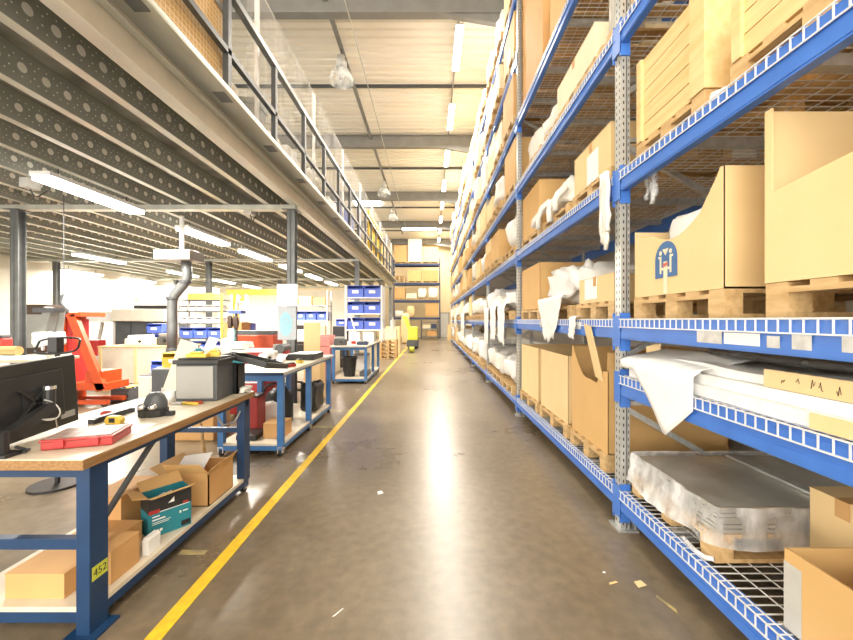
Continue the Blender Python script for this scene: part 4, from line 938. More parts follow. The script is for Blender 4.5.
# bench three
zb = .901
bf = thing('bin_stand', 'white frame of shelves with blue bins standing on the third bench', 'shelf', (-1.85, 10.6, zb))
for x in (-2.33, -1.35):
    for y in (10.35, 10.85): MB().box(x - .02, x + .02, y - .02, y + .02, zb, 2.45).build('frame_post', M['white'], bf)
BS = (1.24, 1.68, 2.12)
for z in BS: MB().box(-2.33, -1.35, 10.33, 10.87, z - .03, z).build('frame_shelf', M['white'], bf)
MB().bar((-2.2, 10.32, 1.64), (-2.0, 10.32, 1.0), .03, .03).build('frame_brace', M['white'], bf)
def bin_(x, y, z, w_, d_, h, lab, group, m='bin', card=True):
    o = thing('storage_bin', lab, 'bin', (x, y, z), group)
    t = .008; q = MB()
    q.box(x - w_ / 2, x + w_ / 2, y, y + d_, z, z + t); q.box(x - w_ / 2, x - w_ / 2 + t, y, y + d_, z, z + h); q.box(x + w_ / 2 - t, x + w_ / 2, y, y + d_, z, z + h); q.box(x - w_ / 2, x + w_ / 2, y + d_ - t, y + d_, z, z + h)
    q.prism([(x - w_ / 2, y, z), (x + w_ / 2, y, z), (x + w_ / 2, y - .02, z + h * .75), (x - w_ / 2, y - .02, z + h * .75)], (0, t, 0)); q.box(x - w_ / 2 - .006, x + w_ / 2 + .006, y - .012, y + d_, z + h, z + h + .012)
    q.build('bin_tub', M[m], o)
    if card: MB().prism([(x - w_ * .2, y - .016, z + h * .35), (x + w_ * .2, y - .016, z + h * .35), (x + w_ * .2, y - .024, z + h * .62), (x - w_ * .2, y - .024, z + h * .62)], (0, -.002, 0)).build('bin_label', M['paper'], o)
    return o
for i, z in enumerate(BS):
    for j, x in enumerate((-2.07, -1.61)):
        bin_(x, 10.38, z + .001, .43, .44, .31, 'blue storage bin on the white frame, %s shelf, %s the aisle' % (('lowest', 'middle', 'top')[i], ('away from', 'beside')[j]), 'blue bins on the white frame')
for j, x in enumerate((-2.1, -1.72)): slab('white_carton', 'white low carton on the third bench under the bins, %s the aisle' % ('away from', 'beside')[j], 'box', 'paper', x - .15, x + .15, 10.4, 10.75, zb, 1.18, 'white cartons on the third bench')
for j, x in enumerate((-2.15, -1.95, -1.8)): slab('red_tool', 'small red tool on third bench top, %s' % ('farthest from aisle', 'middle one', 'closest to aisle')[j].replace('farthest', 'deepest in').replace('in from aisle', 'from aisle'), 'tool', 'redp', x - .05, x + .05, 9.4 + .1 * j, 9.5 + .1 * j, zb, zb + .07, 'red tools on the third bench')
wb = thing('waste_bin', 'black waste bin on the lower shelf of the third bench', 'waste bin', (-1.98, 9.2, .141))
MB().lathe((-1.98, 9.2, .141), [(0, .005), (.13, 0), (.18, .42), (.19, .42), (.19, .45), (.17, .45), (.12, .02), (0, .02)], 20).build('bin_body', M['black'], wb, smooth=False)
MB().lathe((-1.98, 9.2, .141), [(.19, .45), (.2, .46), (.19, .47), (.17, .46)], 20).build('bin_rim', M['rubber'], wb)
slab('dark_crate', 'dark flat crate on the third bench shelf beside the black bin', 'crate', 'dark', -1.72, -1.52, 9.1, 9.6, .141, .25)
slab('white_machine', 'white boxed machine on the third bench shelf', 'machine', 'white', -2.1, -1.7, 10.1, 10.6, .141, .55, None, .02, ('grey', .04, 'machine_lid'))

# ------------------------------------------------------------------ signs on the column
GM = EYE_SCALE
tag(MB().box(-1.80, -1.56, 4.425, 4.43, 1.66, 1.92).build('paper_notice', M['paper']), 'white paper notice taped on the grey column above the second bench', 'notice')
ps = thing('column_poster', 'grey framed poster with a pale blue disc on the column', 'poster', (-1.68, 4.43, 1.27))
MB().box(-1.79, -1.575, 4.425, 4.44, 1.27, 1.65).build('poster_board', M['postg'], ps)
q = MB(); q.M = Matrix.Translation((-1.695, 4.4245, 1.45)); q.prism([(.075 * math.cos(a * PI / 12), 0, .14 * math.sin(a * PI / 12)) for a in range(24)], (0, -.001, 0)); q.build('blue_disc', M['posterb'], ps)
q = MB(); 
for r_ in (.02, .045): q.path([(-1.695 + r_ * math.cos(a * PI / 8), 4.4225, 1.45 + r_ * 1.5 * math.sin(a * PI / 8)) for a in range(11)], .003, 5)
q.build('disc_marks', M['postg'], ps)

GM = None
# ------------------------------------------------------------------ workshop under the mezzanine
# orange lifting frame
of = thing('lifting_hoist', 'orange lifting frame with slanted struts standing behind the monitor', 'lifting frame', (-5.9, 6.6, 0))
MB().box(-6.28, -6.18, 6.5, 6.62, .06, 1.6).box(-6.28, -6.18, 6.82, 6.94, .06, 1.6).build('mast', M['orange'], of)
MB().box(-6.17, -6.08, 6.56, 6.88, .3, 1.52).build('mast_plate', M['red'], of)
MB().cyl((-6.23, 6.72, .1), (-6.23, 6.72, 1.56), .04, n=14).build('lift_ram', M['chrome'], of)
for y in (6.5,): MB().bar((-6.02, y, 1.58), (-5.5, y, .3), .08, .14).build('slanted_strut', M['orange'], of)
MB().box(-6.3, -5.85, 6.46, 6.96, 1.56, 1.63).build('top_plate', M['orange'], of)
MB().box(-6.2, -5.4, 6.46, 6.94, .3, .42).box(-5.8, -5.5, 6.5, 6.9, .42, .62).build('lower_carriage', M['orange'], of)
for y in (6.5, 6.86): MB().box(-6.3, -5.45, y, y + .09, .05, .12).build('base_leg', M['orange'], of)
for y in (6.54, 6.9):
    for x in (-6.25, -5.5): MB().cyl((x, y - .03, .05), (x, y + .03, .05), .05, n=12).build('wheel', M['rubber'], of)
for o in [of]: o.location.x -= .13; 
# worktable with drill press
wt = thing('work_table', 'grey work table behind the monitor carrying a drill press', 'table', (-5.5, 5.1, 0))
MB().box(-6.4, -4.95, 4.75, 5.34, .96, 1.0).build('table_top', M['lam'], wt, bevel=.004)
for x in (-6.33, -5.02):
    for y in (4.82, 5.27): MB().box(x - .03, x + .03, y - .03, y + .03, 0, .96).build('leg', M['beam'], wt)
MB().box(-6.3, -5.05, 5.25, 5.29, .3, .36).build('stretcher', M['beam'], wt)
dp = thing('drill_press', 'white and grey drill press with a dark motor on the grey table', 'drill press', (-5.15, 5.15, 1.0))
MB().box(-5.32, -5.0, 4.98, 5.28, 1.001, 1.05).build('base', M['lgrey'], dp, bevel=.006); MB().cyl((-5.16, 5.22, 1.05), (-5.1, 5.22, 1.62), .05, n=14).build('column', M['grey'], dp)
q = MB().blob(-5.3, -4.98, 4.95, 5.25, 1.14, 1.36, .05, 3, 5, 9); q.build('motor_head', M['white'], dp, smooth=True)
MB().bar((-5.2, 5.1, 1.3), (-5.1, 5.1, 1.66), .11, .12).build('motor_cover', M['grey'], dp); MB().box(-5.26, -4.98, 5.0, 5.15, 1.6, 1.66).build('belt_cover', M['dark'], dp)
MB().cyl((-5.14, 5.02, 1.1), (-5.14, 5.02, 1.2), .02, n=10).build('chuck', M['chrome'], dp)
tag(MB().cyl((-5.95, 4.95, 1.08), (-5.35, 4.92, 1.1), .07, .06, n=16).build('card_tube', M['cardo']), 'thick brown tube lying on the grey work table', 'tube')
bk = slab('blue_folder', 'long white and blue edged folder on the grey table front', 'folder', 'paper', -6.2, -4.97, 4.77, 4.9, 1.001, 1.03, None, .002, ('sky', .012, 'blue_cover'))
slab('red_canister', 'red canister standing against the first grey column', 'canister', 'redp', -5.98, -5.83, 5.15, 5.3, 1.001, 1.26, None, .03, ('dark', .03, 'canister_cap'))
mn = thing('machine_cabinet', 'dark brown and grey machine cabinet beside the first column', 'machine', (-7.2, 7.0, 0))
MB().box(-7.55, -6.9, 6.8, 7.2, 0, 1.78).build('cabinet_body', M['brown'], mn, bevel=.01); MB().box(-7.25, -6.95, 6.77, 6.799, 1.0, 1.6).build('cabinet_door', M['grey'], mn)
hp = thing('hoop_stand', 'black wire hoop on an upright black stand behind the monitor', 'stand', (-3.4, 3.45, 0))
MB().cyl((-3.4, 3.45, .02), (-3.4, 3.45, 1.33), .02, n=10).build('stand_pole', M['black'], hp); MB().cyl((-3.4, 3.45, 0), (-3.4, 3.45, .02), .2, n=20).build('stand_foot', M['black'], hp)
q = MB().path([(-3.4 + .19 * math.cos(a * PI / 14), 3.45 + .09 * math.sin(a * PI / 14), 1.25 + (.085 if math.sin(a * PI / 14) > 0 else -.0) * abs(math.sin(a * PI / 14)) ** .3 - (.05 * abs(math.sin(a * PI / 14)) ** .5 if math.sin(a * PI / 14) < 0 else 0)) for a in range(28)], .009, 8, closed=True); q.build('hoop', M['black'], hp, smooth=True)
MB().box(-3.44, -3.36, 3.4, 3.47, 1.2, 1.345).build('clamp_block', M['black'], hp)
hk = thing('lifting_hook', 'dark lifting hook hanging on a thin cable near the orange frame', 'hook', (-5.6, 5.8, 1.6))
MB().cyl((-5.62, 5.8, 1.9), (-5.62, 5.8, 3.42), .006, n=6).build('hook_cable', M['dark'], hk)
MB().path([(-5.62, 5.8, 1.9), (-5.66, 5.8, 1.84), (-5.66, 5.8, 1.76), (-5.6, 5.8, 1.7), (-5.55, 5.8, 1.64), (-5.6, 5.8, 1.6), (-5.67, 5.8, 1.63)], .022, 8).build('hook_body', M['dark'], hk, smooth=True)
# crate on pallet, black tray
pallet(-7.1, -5.35, 8.0, 8.9, 0, 'wooden pallet on the floor under the pale plywood crate', 'floor pallets')
o = thing('plywood_crate', 'long pale plywood crate standing on a floor pallet', 'crate', (-6.2, 8.45, .142))
MB().box(-7.05, -5.4, 8.05, 8.07, .142, .92).box(-7.05, -5.4, 8.83, 8.85, .142, .92).box(-7.05, -7.03, 8.07, 8.83, .142, .92).box(-5.42, -5.4, 8.07, 8.83, .142, .92).box(-7.05, -5.4, 8.05, 8.85, .142, .16).build('crate_panels', M['beige'], o)
for x in (-7.05, -6.3, -5.46): MB().box(x, x + .06, 8.03, 8.049, .142, .93).build('crate_batten', M['cardp'], o)
MB().box(-7.07, -5.38, 8.03, 8.87, .921, .945).build('crate_rim', M['cardp'], o)
o = thing('parts_tray', 'low black tray of yellow and black parts on the floor', 'tray', (-5.2, 7.1, 0))
MB().box(-5.9, -4.55, 6.98, 7.35, .0, .02).box(-5.9, -4.55, 6.98, 7.0, .02, .24).box(-5.9, -4.55, 7.33, 7.35, .02, .24).box(-5.9, -5.88, 7, 7.33, .02, .24).box(-4.57, -4.55, 7, 7.33, .02, .24).build('tray_shell', M['dark'], o)
for i in range(9): 
    q = MB(); q.cyl((-5.8 + .13 * i, 7.05, .23), (-5.72 + .13 * i, 7.28, .25), .03, n=8); q.build('tray_part', M['yel' if i % 2 else 'black'], o)
# big machine behind
mc = thing('cutting_machine', 'large beige topped machine with a dark lower cabinet', 'machine', (-7.2, 9.9, 0))
MB().box(-8.0, -6.75, 9.6, 10.6, .1, 1.46).build('dark_cabinet', M['dark'], mc, bevel=.01)
for x in (-7.6, -7.2): MB().box(x - .006, x + .006, 9.592, 9.599, .2, 1.44).build('cabinet_seam', M['black'], mc)
MB().box(-8.02, -6.7, 9.5, 10.65, 1.47, 1.78).build('beige_head', M['beige'], mc, bevel=.012)
MB().box(-8.95, -8.03, 9.6, 10.6, 1.45, 1.72).build('white_wing', M['white'], mc, bevel=.01)
MB().cyl((-8.3, 9.595, 1.6), (-8.3, 9.58, 1.6), .025, n=12).build('knob', M['black'], mc)
for x in (-8.85, -8.1): MB().box(x - .04, x + .04, 9.7, 9.78, 0, 1.45).build('machine_leg', M['white'], mc)
MB().bar((-8.6, 9.75, .7), (-8.45, 9.75, 1.44), .06, .06).build('machine_strut', M['lgrey'], mc)
MB().box(-8.0, -6.8, 10.2, 10.9, 1.781, 1.9).build('rear_hood', M['black'], mc)
for j, x in enumerate((-8.75, -8.35)): slab('red_case', 'red case on the stand below the machine wing, %s' % ('outer one', 'inner one beside the dark cabinet')[j], 'case', 'red', x - .18, x + .17, 9.3, 9.55, .62, 1.0, 'red cases by the machine', .02, ('white', .012, 'case_label'))
slab('low_stand', 'grey low stand carrying the red cases by the machine', 'stand', 'lgrey', -9.0, -8.12, 9.25, 9.58, 0, .62, None, .01, None)
sh = thing('wall_cupboard', 'wide white cupboard over a brown shelf behind the machine', 'cupboard', (-8.2, 12.5, 0))
MB().box(-10.4, -7.3, 12.6, 13.1, 1.95, 2.6).build('cupboard_body', M['white'], sh, bevel=.01); MB().box(-9.6, -7.0, 12.3, 13.1, 1.86, 1.93).build('brown_shelf', M['cardi'], sh)
for x in (-10.3, -7.4): MB().box(x - .05, x + .05, 12.6, 12.7, 0, 1.95).build('cupboard_post', M['lgrey'], sh)
for x in (-9.4, -8.4): MB().box(x - .005, x + .005, 12.592, 12.599, 1.98, 2.57).build('door_seam', M['lgrey'], sh)
MB().box(-9.85, -9.72, 12.58, 12.599, 2.1, 2.24).build('red_notice', M['pink'], sh)
# suction arm
sa = thing('suction_arm', 'grey jointed fume suction arm hanging from a pale box below the joists', 'suction arm', (-4.6, 7, 1.0))
MB().box(-4.95, -4.3, 6.75, 7.2, 2.58, 2.76).build('arm_box', M['panel'], sa, bevel=.012)
MB().cyl((-4.6, 7, 2.76), (-4.6, 7, 3.42), .04, n=10).build('ceiling_mount', M['white'], sa)
MB().path([(-4.52, 7, 2.6), (-4.5, 7, 2.3), (-4.55, 7, 2.18), (-4.72, 7, 1.98), (-4.78, 7, 1.88), (-4.78, 7, 1.35), (-4.78, 7, .95)], .085, 14).build('duct', M['column'], sa, smooth=True)
MB().lathe((-4.78, 7, .9), [(.1, 0), (.1, .06), (.087, .09)], 18).build('suction_hood', M['dark'], sa, smooth=True)
for z in (2.2, 1.9): MB().lathe((-4.54 if z > 2 else -4.78, 7, z), [(.09, -.03), (.1, -.02), (.1, .02), (.09, .03)], 16).build('joint_ring', M['dark'], sa)
# blue bin shelf
bs = thing('bin_shelf', 'tall shelf of blue storage bins beside the suction arm', 'shelf', (-5.6, 9.4, 0))
for x in (-6.15, -5.08):
    for y in (9.2, 9.65): MB().box(x - .02, x + .02, y - .02, y + .02, 0, 2.15).build('shelf_post', M['yel' if x > -5.5 and y < 9.4 else 'lgrey'], bs)
BZ = (.42, .72, 1.06, 1.42, 1.72, 2.0)
for z in BZ: MB().box(-6.15, -5.08, 9.18, 9.67, z - .025, z).build('shelf_board', M['dark'], bs)
for i, z in enumerate(BZ[:3]):
    for j in range(3): bin_(-5.95 + .34 * j, 9.22, z + .001, .31, .4, .24, 'blue storage bin on the tall shelf, %s row, %s place' % (('low', 'middle', 'upper')[i], ('outer', 'centre', 'aisle side')[j]), 'blue bins on the tall shelf')
for i, z in enumerate(BZ[3:5]):
    for j in range(5): bin_(-6.02 + .2 * j, 9.22, z + .001, .17, .3, .13, 'small pale bin on the tall shelf, %s row, %s' % (('lower', 'upper')[i], ('outermost', 'second', 'third', 'fourth', 'closest to the yellow post')[j]), 'small pale bins on the tall shelf', 'lgrey' if i else 'white')
slab('yellow_crate', 'yellow flat crate on the top board of the tall bin shelf', 'crate', 'yel', -5.95, -5.25, 9.25, 9.6, 2.001, 2.15, None, .01, None)
pb = thing('bin_easel', 'white upright panel with blue bins hooked on it', 'panel', (-6.35, 8.95, 0))
MB().box(-6.62, -6.2, 9.0, 9.03, 0, 1.42).build('panel_board', M['white'], pb); MB().box(-6.66, -6.18, 8.92, 9.15, 0, .02).build('panel_foot', M['white'], pb)
MB().box(-6.18, -6.12, 8.97, 9.05, 0, 1.4).build('brown_post', M['cardi'], pb)
for i, z in enumerate((.95, 1.2)):
    o = bin_(-6.41, 8.78, z, .34, .2, .2, 'blue bin hooked on the white upright panel, %s one' % ('lower', 'upper')[i], 'bins on the panel')
# step ladder
ld = thing('step_ladder', 'pale folding step ladder beside the tall bin shelf', 'ladder', (-5.4, 10.4, 0))
MB().bar((-5.45, 10.2, 0), (-5.3, 10.4, 2.2), .05, .03).bar((-4.95, 10.2, 0), (-5.08, 10.4, 2.2), .05, .03).build('front_rails', M['lgrey'], ld); MB().bar((-5.5, 11.0, 0), (-5.3, 10.45, 2.15), .04, .03).bar((-4.9, 11.0, 0), (-5.08, 10.45, 2.15), .04, .03).build('rear_rails', M['lgrey'], ld)
for i in range(7): MB().box(-5.43 + .02 * i, -4.97 - .018 * i, 10.18 + .028 * i, 10.28 + .028 * i, .3 + .28 * i, .33 + .28 * i).build('step', M['lgrey'], ld)
# gantry crane
gc = thing('gantry_crane', 'yellow gantry crane beam on a yellow post deep under the mezzanine', 'crane', (-6.4, 14, 0))
MB().box(-7.5, -5.0, 13.9, 14.1, 2.42, 2.62).build('gantry_beam', M['yel'], gc); MB().box(-7.35, -7.15, 13.9, 14.1, 0, 2.42).build('gantry_post', M['yel'], gc); MB().bar((-7.2, 14, 1.95), (-6.85, 14, 2.42), .08, .08).build('gantry_brace', M['yel'], gc)
MB().box(-5.25, -5.05, 13.9, 14.1, 0, 2.42).build('gantry_post', M['yel'], gc)
st = thing('garment_stand', 'stand with a blue top tray, dark brown middle and pale blue cloth', 'stand', (-3.7, 7.2, 0))
MB().cyl((-3.7, 7.2, .03), (-3.7, 7.2, 1.66), .025, n=10).build('stand_pole', M['dark'], st); MB().cyl((-3.7, 7.2, 0), (-3.7, 7.2, .03), .22, n=18).build('stand_foot', M['dark'], st)
MB().box(-3.8, -3.56, 7.1, 7.3, 1.62, 1.68).build('top_tray', M['bin'], st, bevel=.006)
MB().blob(-3.83, -3.72, 7.06, 7.16, 1.34, 1.6, .03, 2, 8, 8).build('dark_garment', M['brown'], st, smooth=True); MB().blob(-3.71, -3.6, 7.06, 7.16, 1.32, 1.6, .03, 4, 8, 8).build('dark_garment', M['brown'], st, smooth=True)
MB().blob(-3.82, -3.65, 7.04, 7.18, .7, 1.36, .03, 5, 6, 12).build('blue_cloth', M['sky'], st, smooth=True)
# assorted workshop stock between the column and bench three
pn = thing('parts_rack', 'grey parts rack with blue bins and cartons beyond the second bench', 'shelf', (-4.2, 12.6, 0))
for x in (-5.0, -3.5):
    for y in (12.8, 13.3): MB().box(x - .025, x + .025, y - .025, y + .025, 0, 2.5).build('rack_post', M['lgrey'], pn)
PZ = (.9, 1.5, 2.0)
for z in PZ: MB().box(-5.0, -3.5, 12.78, 13.32, z - .03, z).build('rack_board', M['lgrey'], pn)
MB().bar((-4.9, 12.79, 2.5), (-3.6, 12.79, 1.9), .02, .02).build('rack_tie', M['dark'], pn)
for j in range(4): bin_(-4.78 + .36 * j, 12.84, 1.501, .32, .4, .28, 'blue bin on the grey parts rack middle board, %s from the aisle' % ('fourth', 'third', 'second', 'first')[j], 'blue bins on the parts rack')
for j in range(3): carton(-4.95 + .47 * j, -4.53 + .47 * j, 12.85, 13.25, 2.001, 2.25 + .05 * (j % 2), ('cardo', 'cardp', 'card')[j], 'carton on top of the grey parts rack, %s' % ('orange brown', 'pale', 'tan')[j], 'cartons on the parts rack', tape=False)
for j in range(3): carton(-4.95 + .47 * j, -4.53 + .47 * j, 12.85, 13.25, .901, 1.3, ('card', 'cardc', 'cardp')[j], 'carton on the low board of the parts rack, %s' % ('tan', 'cream', 'pale tan')[j], 'cartons on the parts rack', tape=False)
for i in range(4): slab('red_crate', 'faded red crate in the stack beside the third bench, %s' % ('bottom', 'second from the floor', 'third from the floor', 'topmost')[i], 'crate', 'pink', -2.98, -2.5, 9.4, 9.9, .001 + .28 * i, .27 + .28 * i, 'red crates beside the third bench', .015, ('redp', .008, 'crate_lid'))
cb = thing('control_desk', 'grey desk with a black flat screen and white panel', 'desk', (-3.3, 9.5, 0))
MB().box(-4.0, -3.05, 9.3, 9.9, .95, 1.0).build('desk_top', M['lgrey'], cb, bevel=.004)
for x in (-3.95, -3.1):
    for y in (9.35, 9.85): MB().box(x - .03, x + .03, y - .03, y + .03, 0, .95).build('leg', M['beam'], cb)
slab('white_printer', 'white boxy printer with a black lid on the grey desk', 'printer', 'white', -3.5, -3.08, 9.4, 9.8, 1.001, 1.27, None, .02, ('black', .1, 'printer_lid'))
slab('red_fuse_box', 'red boxed unit on the grey desk beside the white printer', 'box', 'redp', -3.78, -3.58, 9.4, 9.7, 1.001, 1.4, None, .015, ('orange', .05, 'box_cap'))
tag(MB().box(-2.35, -2.05, 7.0, 7.02, .7, 1.45).box(-2.35, -2.05, 7.0, 7.35, 0, .7).build('board_stand', M['cardp'], bevel=.003), 'pale brown upright board on a box base behind the second bench', 'board')
oc2 = slab('orange_tool_chest', 'orange red tool chest with dark clutter on it behind the red cabinet', 'chest', 'orange', -4.1, -3.2, 7.7, 8.2, .0, 1.2, None, .02, ('dark', .08, 'clutter_tray'))
carton(-4.55, -4.15, 8.3, 8.7, .0, 1.45, 'cardo', 'tall narrow brown carton behind the garment stand', None)
carton(-5.0, -4.6, 8.3, 8.7, .0, .9, 'cardp', 'pale short carton on the floor behind the garment stand', None)

# ------------------------------------------------------------------ goods on the mezzanine
GM = EYE_SCALE
zm = 3.113
for i, (z0, z1) in enumerate(((zm, 3.72), (3.722, 4.4))):
    o = carton_mb(-2.4, -1.475, 1.35, 2.72, z0, z1).build('meshed_carton', M['mesh']); tag(o, 'brown carton behind wire mesh at the mezzanine rail, %s one' % ('lower', 'upper')[i], 'box', 'meshed cartons on the mezzanine')
    MB().box(-1.475, -1.462, 1.35, 2.72, z1 - .05, z1 - .01).build('mesh_frame_bar', M['galv'], o)
for i, (x, y, l, h, m) in enumerate(((-1.95, 3.15, .5, .55, 'bag'), (-1.9, 4.02, .5, .42, 'bag'), (-1.9, 4.6, .45, .5, 'foam'), (-1.95, 5.5, .6, .6, 'bag'), (-1.9, 6.4, .6, .5, 'foam'))):
    bundle(x - .3, x + .3, y - l / 2, y + l / 2, zm, zm + h, m, 'white sack on the mezzanine behind the rail, %s from the near end' % ordw[i], 'white sacks on the mezzanine', 50 + i, .09, 4, 9, 'white_sack', 'sack')
q = MB(); q.M = Matrix.Translation((-1.74, 3.57, zm)) @ Matrix.Rotation(.12, 4, 'Y'); q.box(-.1, .1, -.1, .1, .0, .42); q.box(-.11, .11, -.11, .11, .38, .43); tag(q.build('grey_crate', M['grey'], bevel=.008), 'dark grey tilted crate between white sacks on the mezzanine', 'crate')
for i in range(2): bin_(-1.85, 7.0 + .62 * i, zm, .4, .5, .55, 'blue tub behind the mezzanine rail, %s' % ('closer to the white sacks', 'closer to the yellow gate')[i], 'blue tubs on the mezzanine', card=False)
for i, (x, y, l, h, m) in enumerate(((-2.0, 12.2, .8, .9, 'cardp'), (-2.0, 13.2, .8, 1.1, 'cardc'), (-2.1, 8.4, .5, .7, 'cardc'))):
    carton(x - .35, x + .35, y - l / 2, y + l / 2, zm, zm + h, m, ('pale carton on the mezzanine past the yellow gate', 'cream carton near the far end of the mezzanine', 'cream carton on the mezzanine before the yellow gate')[i], 'cartons on the mezzanine', tape=False)

GM = None
# ------------------------------------------------------------------ far end of the hall
YR = 30.5
br_ = thing('end_rack', 'navy beamed pallet rack against the end wall of the hall', 'rack', (-1.2, 31, 0))
for x in (-3.05, .72):
    for y in (YR, YR + 1.0): MB().box(x - .03, x + .03, y - .05, y + .05, 0, 6.6).build('upright', M['navy'], br_)
EL = (1.7, 3.1, 4.5, 6.05)
for z in EL:
    for y in (YR - .03, YR + 1.0): MB().box(-3.0, .67, y, y + .05, z - .16, z).build('beam', M['navy'], br_)
    MB().box(-3.0, .67, YR + .02, YR + 1.0, z - .02, z).build('deck', M['galv'], br_)
def eload(x0, x1, z, h, m, lab, pal=True, bund=False):
    if pal: pallet(x0, x1, YR + .05, YR + .95, z, 'pallet on the end rack under the %s' % lab, 'pallets on the end rack')
    z0 = z + (.142 if pal else .001)
    if bund: bundle(x0, x1, YR + .02, YR + .95, z0, z0 + h, m, lab + ' on the end rack', 'bundles on the end rack', int(h * 100), .07, 3, 8)
    else: carton(x0 + .01, x1 - .01, YR + .05, YR + .95, z0, z0 + h, m, lab + ' on the end rack', 'cartons on the end rack', tape=False)
eload(-2.95, -1.95, 6.06, 1.3, 'cardo', 'orange carton, top shelf outermost')
eload(-1.85, -.75, 6.06, 1.85, 'cardc', 'tall cream carton, top shelf middle')
eload(-.7, .6, 6.06, 1.2, 'cardp', 'tan carton, top shelf aisle side')
for i in range(3): pallet(-2.95, -2.1, YR + .05, YR + .9, 4.51 + .19 * i, 'empty pallet in the stack on the end rack, %s' % ('lowest', 'middle', 'topmost')[i], 'pallets on the end rack', .18)
eload(-1.85, -.75, 4.51, .85, 'card', 'tan carton, third shelf middle'); eload(-.7, .6, 4.51, .85, 'cardo', 'orange carton, third shelf aisle side')
eload(-2.95, -2.1, 3.11, .85, 'cardo', 'orange carton, second shelf outermost'); eload(-2.0, -1.15, 3.11, .4, 'cardc', 'low cream carton, second shelf')
eload(-1.1, -.35, 3.11, .85, 'bag', 'white bundle, second shelf middle', True, True); eload(-.25, .6, 3.11, .95, 'bag', 'tall white bundle, second shelf aisle side', True, True)
eload(-.45, .6, 1.71, 1.0, 'cardo', 'orange carton, lowest shelf aisle side')
bundle(-2.0, -1.3, YR, YR + .9, 1.711, 2.7, 'cardp', 'brown wrapped bundle, lowest shelf of the end rack', None, 61, .1, 3, 9); bundle(-2.95, -2.2, YR, YR + .9, 1.711, 2.3, 'bag', 'pale wrapped bundle, lowest shelf outer end of the end rack', None, 62, .1, 3, 9)
tr = thing('shelf_trolley', 'grey shelf trolley with boxes below the end rack', 'trolley', (.0, 29.6, 0))
for x in (-.75, .55):
    for y in (29.3, 29.9): MB().box(x - .04, x + .04, y - .04, y + .04, 0, 1.5).build('trolley_post', M['dark'], tr)
for z in (.25, .85, 1.35): MB().box(-.75, .55, 29.3, 29.9, z - .06, z).build('trolley_shelf', M['beam'], tr)
for j, (x0, x1, z, h, m) in enumerate(((-.3, .4, .251, .4, 'cardo'), (-.65, -.05, .851, .3, 'cardc'), (0.0, .45, .851, .35, 'navy'))): carton(x0, x1, 29.35, 29.85, z, z + h, m, ('orange box on the bottom of the grey trolley', 'cream box on the middle trolley shelf', 'dark box on the middle trolley shelf')[j], 'boxes on the trolley', tape=False)
carton(1.25, 1.9, 28.2, 29.2, 0, 1.15, 'cardp', 'pale carton on the floor between rack end and end wall', None, tape=False)
d1 = thing('door_1', None, None, (1.2, YB, 0)); d1['kind'] = 'structure'
MB().box(.85, 1.55, YB - .06, YB - .01, 0, 2.1).build('door_leaf', M['lgrey'], d1); MB().box(.78, .85, YB - .09, YB - .01, 0, 2.16).box(1.55, 1.62, YB - .09, YB - .01, 0, 2.16).box(.85, 1.55, YB - .09, YB - .01, 2.1, 2.16).build('door_frame', M['beam'], d1)
# lime truck
lt = thing('pallet_truck', 'lime yellow pallet truck with a slanted mast at the aisle end', 'pallet truck', (-1.1, 20, 0))
MB().prism([(-1.5, 19.9, 1.7), (-1.28, 19.9, 1.7), (-.98, 19.9, .95), (-1.2, 19.9, .95)], (0, .12, 0)).build('slanted_tiller', M['lime'], lt, bevel=.02)
MB().box(-1.2, -.68, 19.6, 20.2, .45, 1.15).build('motor_cover', M['lime'], lt, bevel=.05); MB().box(-1.25, -.66, 19.6, 20.25, .12, .44).build('chassis', M['dark'], lt, bevel=.02)
for x in (-1.15, -.76): MB().box(x - .08, x + .08, 20.25, 21.2, .06, .12).build('fork', M['dark'], lt)
for x in (-1.12, -.8): MB().cyl((x - .05, 19.8, .12), (x + .05, 19.8, .12), .12, n=16).build('wheel', M['rubber'], lt)
lw_ = thing('lime_reel', 'small lime reel lying on the floor by the pallet truck', 'reel', (-.9, 17.6, 0))
MB().cyl((-1.0, 17.6, .13), (-.78, 17.6, .13), .13, n=18).build('reel_body', M['lime'], lw_); MB().cyl((-1.01, 17.6, .13), (-.77, 17.6, .13), .05, n=12).build('reel_hub', M['dark'], lw_)
# stack of pallets with pale goods beyond bench three
for i in range(5): pallet(-2.0, -1.32, 14.6, 15.3, .001 + .15 * i, 'pallet in the floor stack past the third bench, %s' % ('lowest', 'second up', 'third up', 'fourth up', 'topmost')[i], 'floor pallets')
carton(-2.0, -1.35, 14.62, 15.25, .745, 1.15, 'cardc', 'cream carton on the pallet stack past the third bench', None)
for j, x in enumerate((-1.98, -1.5)): tag(MB().cyl((x, 14.9, 1.152), (x, 14.9, 1.5), .09, n=14).cyl((x, 14.9, 1.5), (x, 14.9, 1.6), .03, n=10).build('white_canister', M['lgrey']), 'pale canister on the cream carton, %s' % ('away from the aisle', 'aisle side')[j], 'canister', 'canisters on the cream carton')
carton(-2.0, -1.4, 16.8, 17.6, 0, 1.2, 'cardp', 'tan carton on the floor behind the pallet stack', None)
bundle(-1.95, -1.35, 24, 25, 0, 2.0, 'cardp', 'brown wrapped bundle on the floor before the end rack', None, 71, .1, 3, 9)
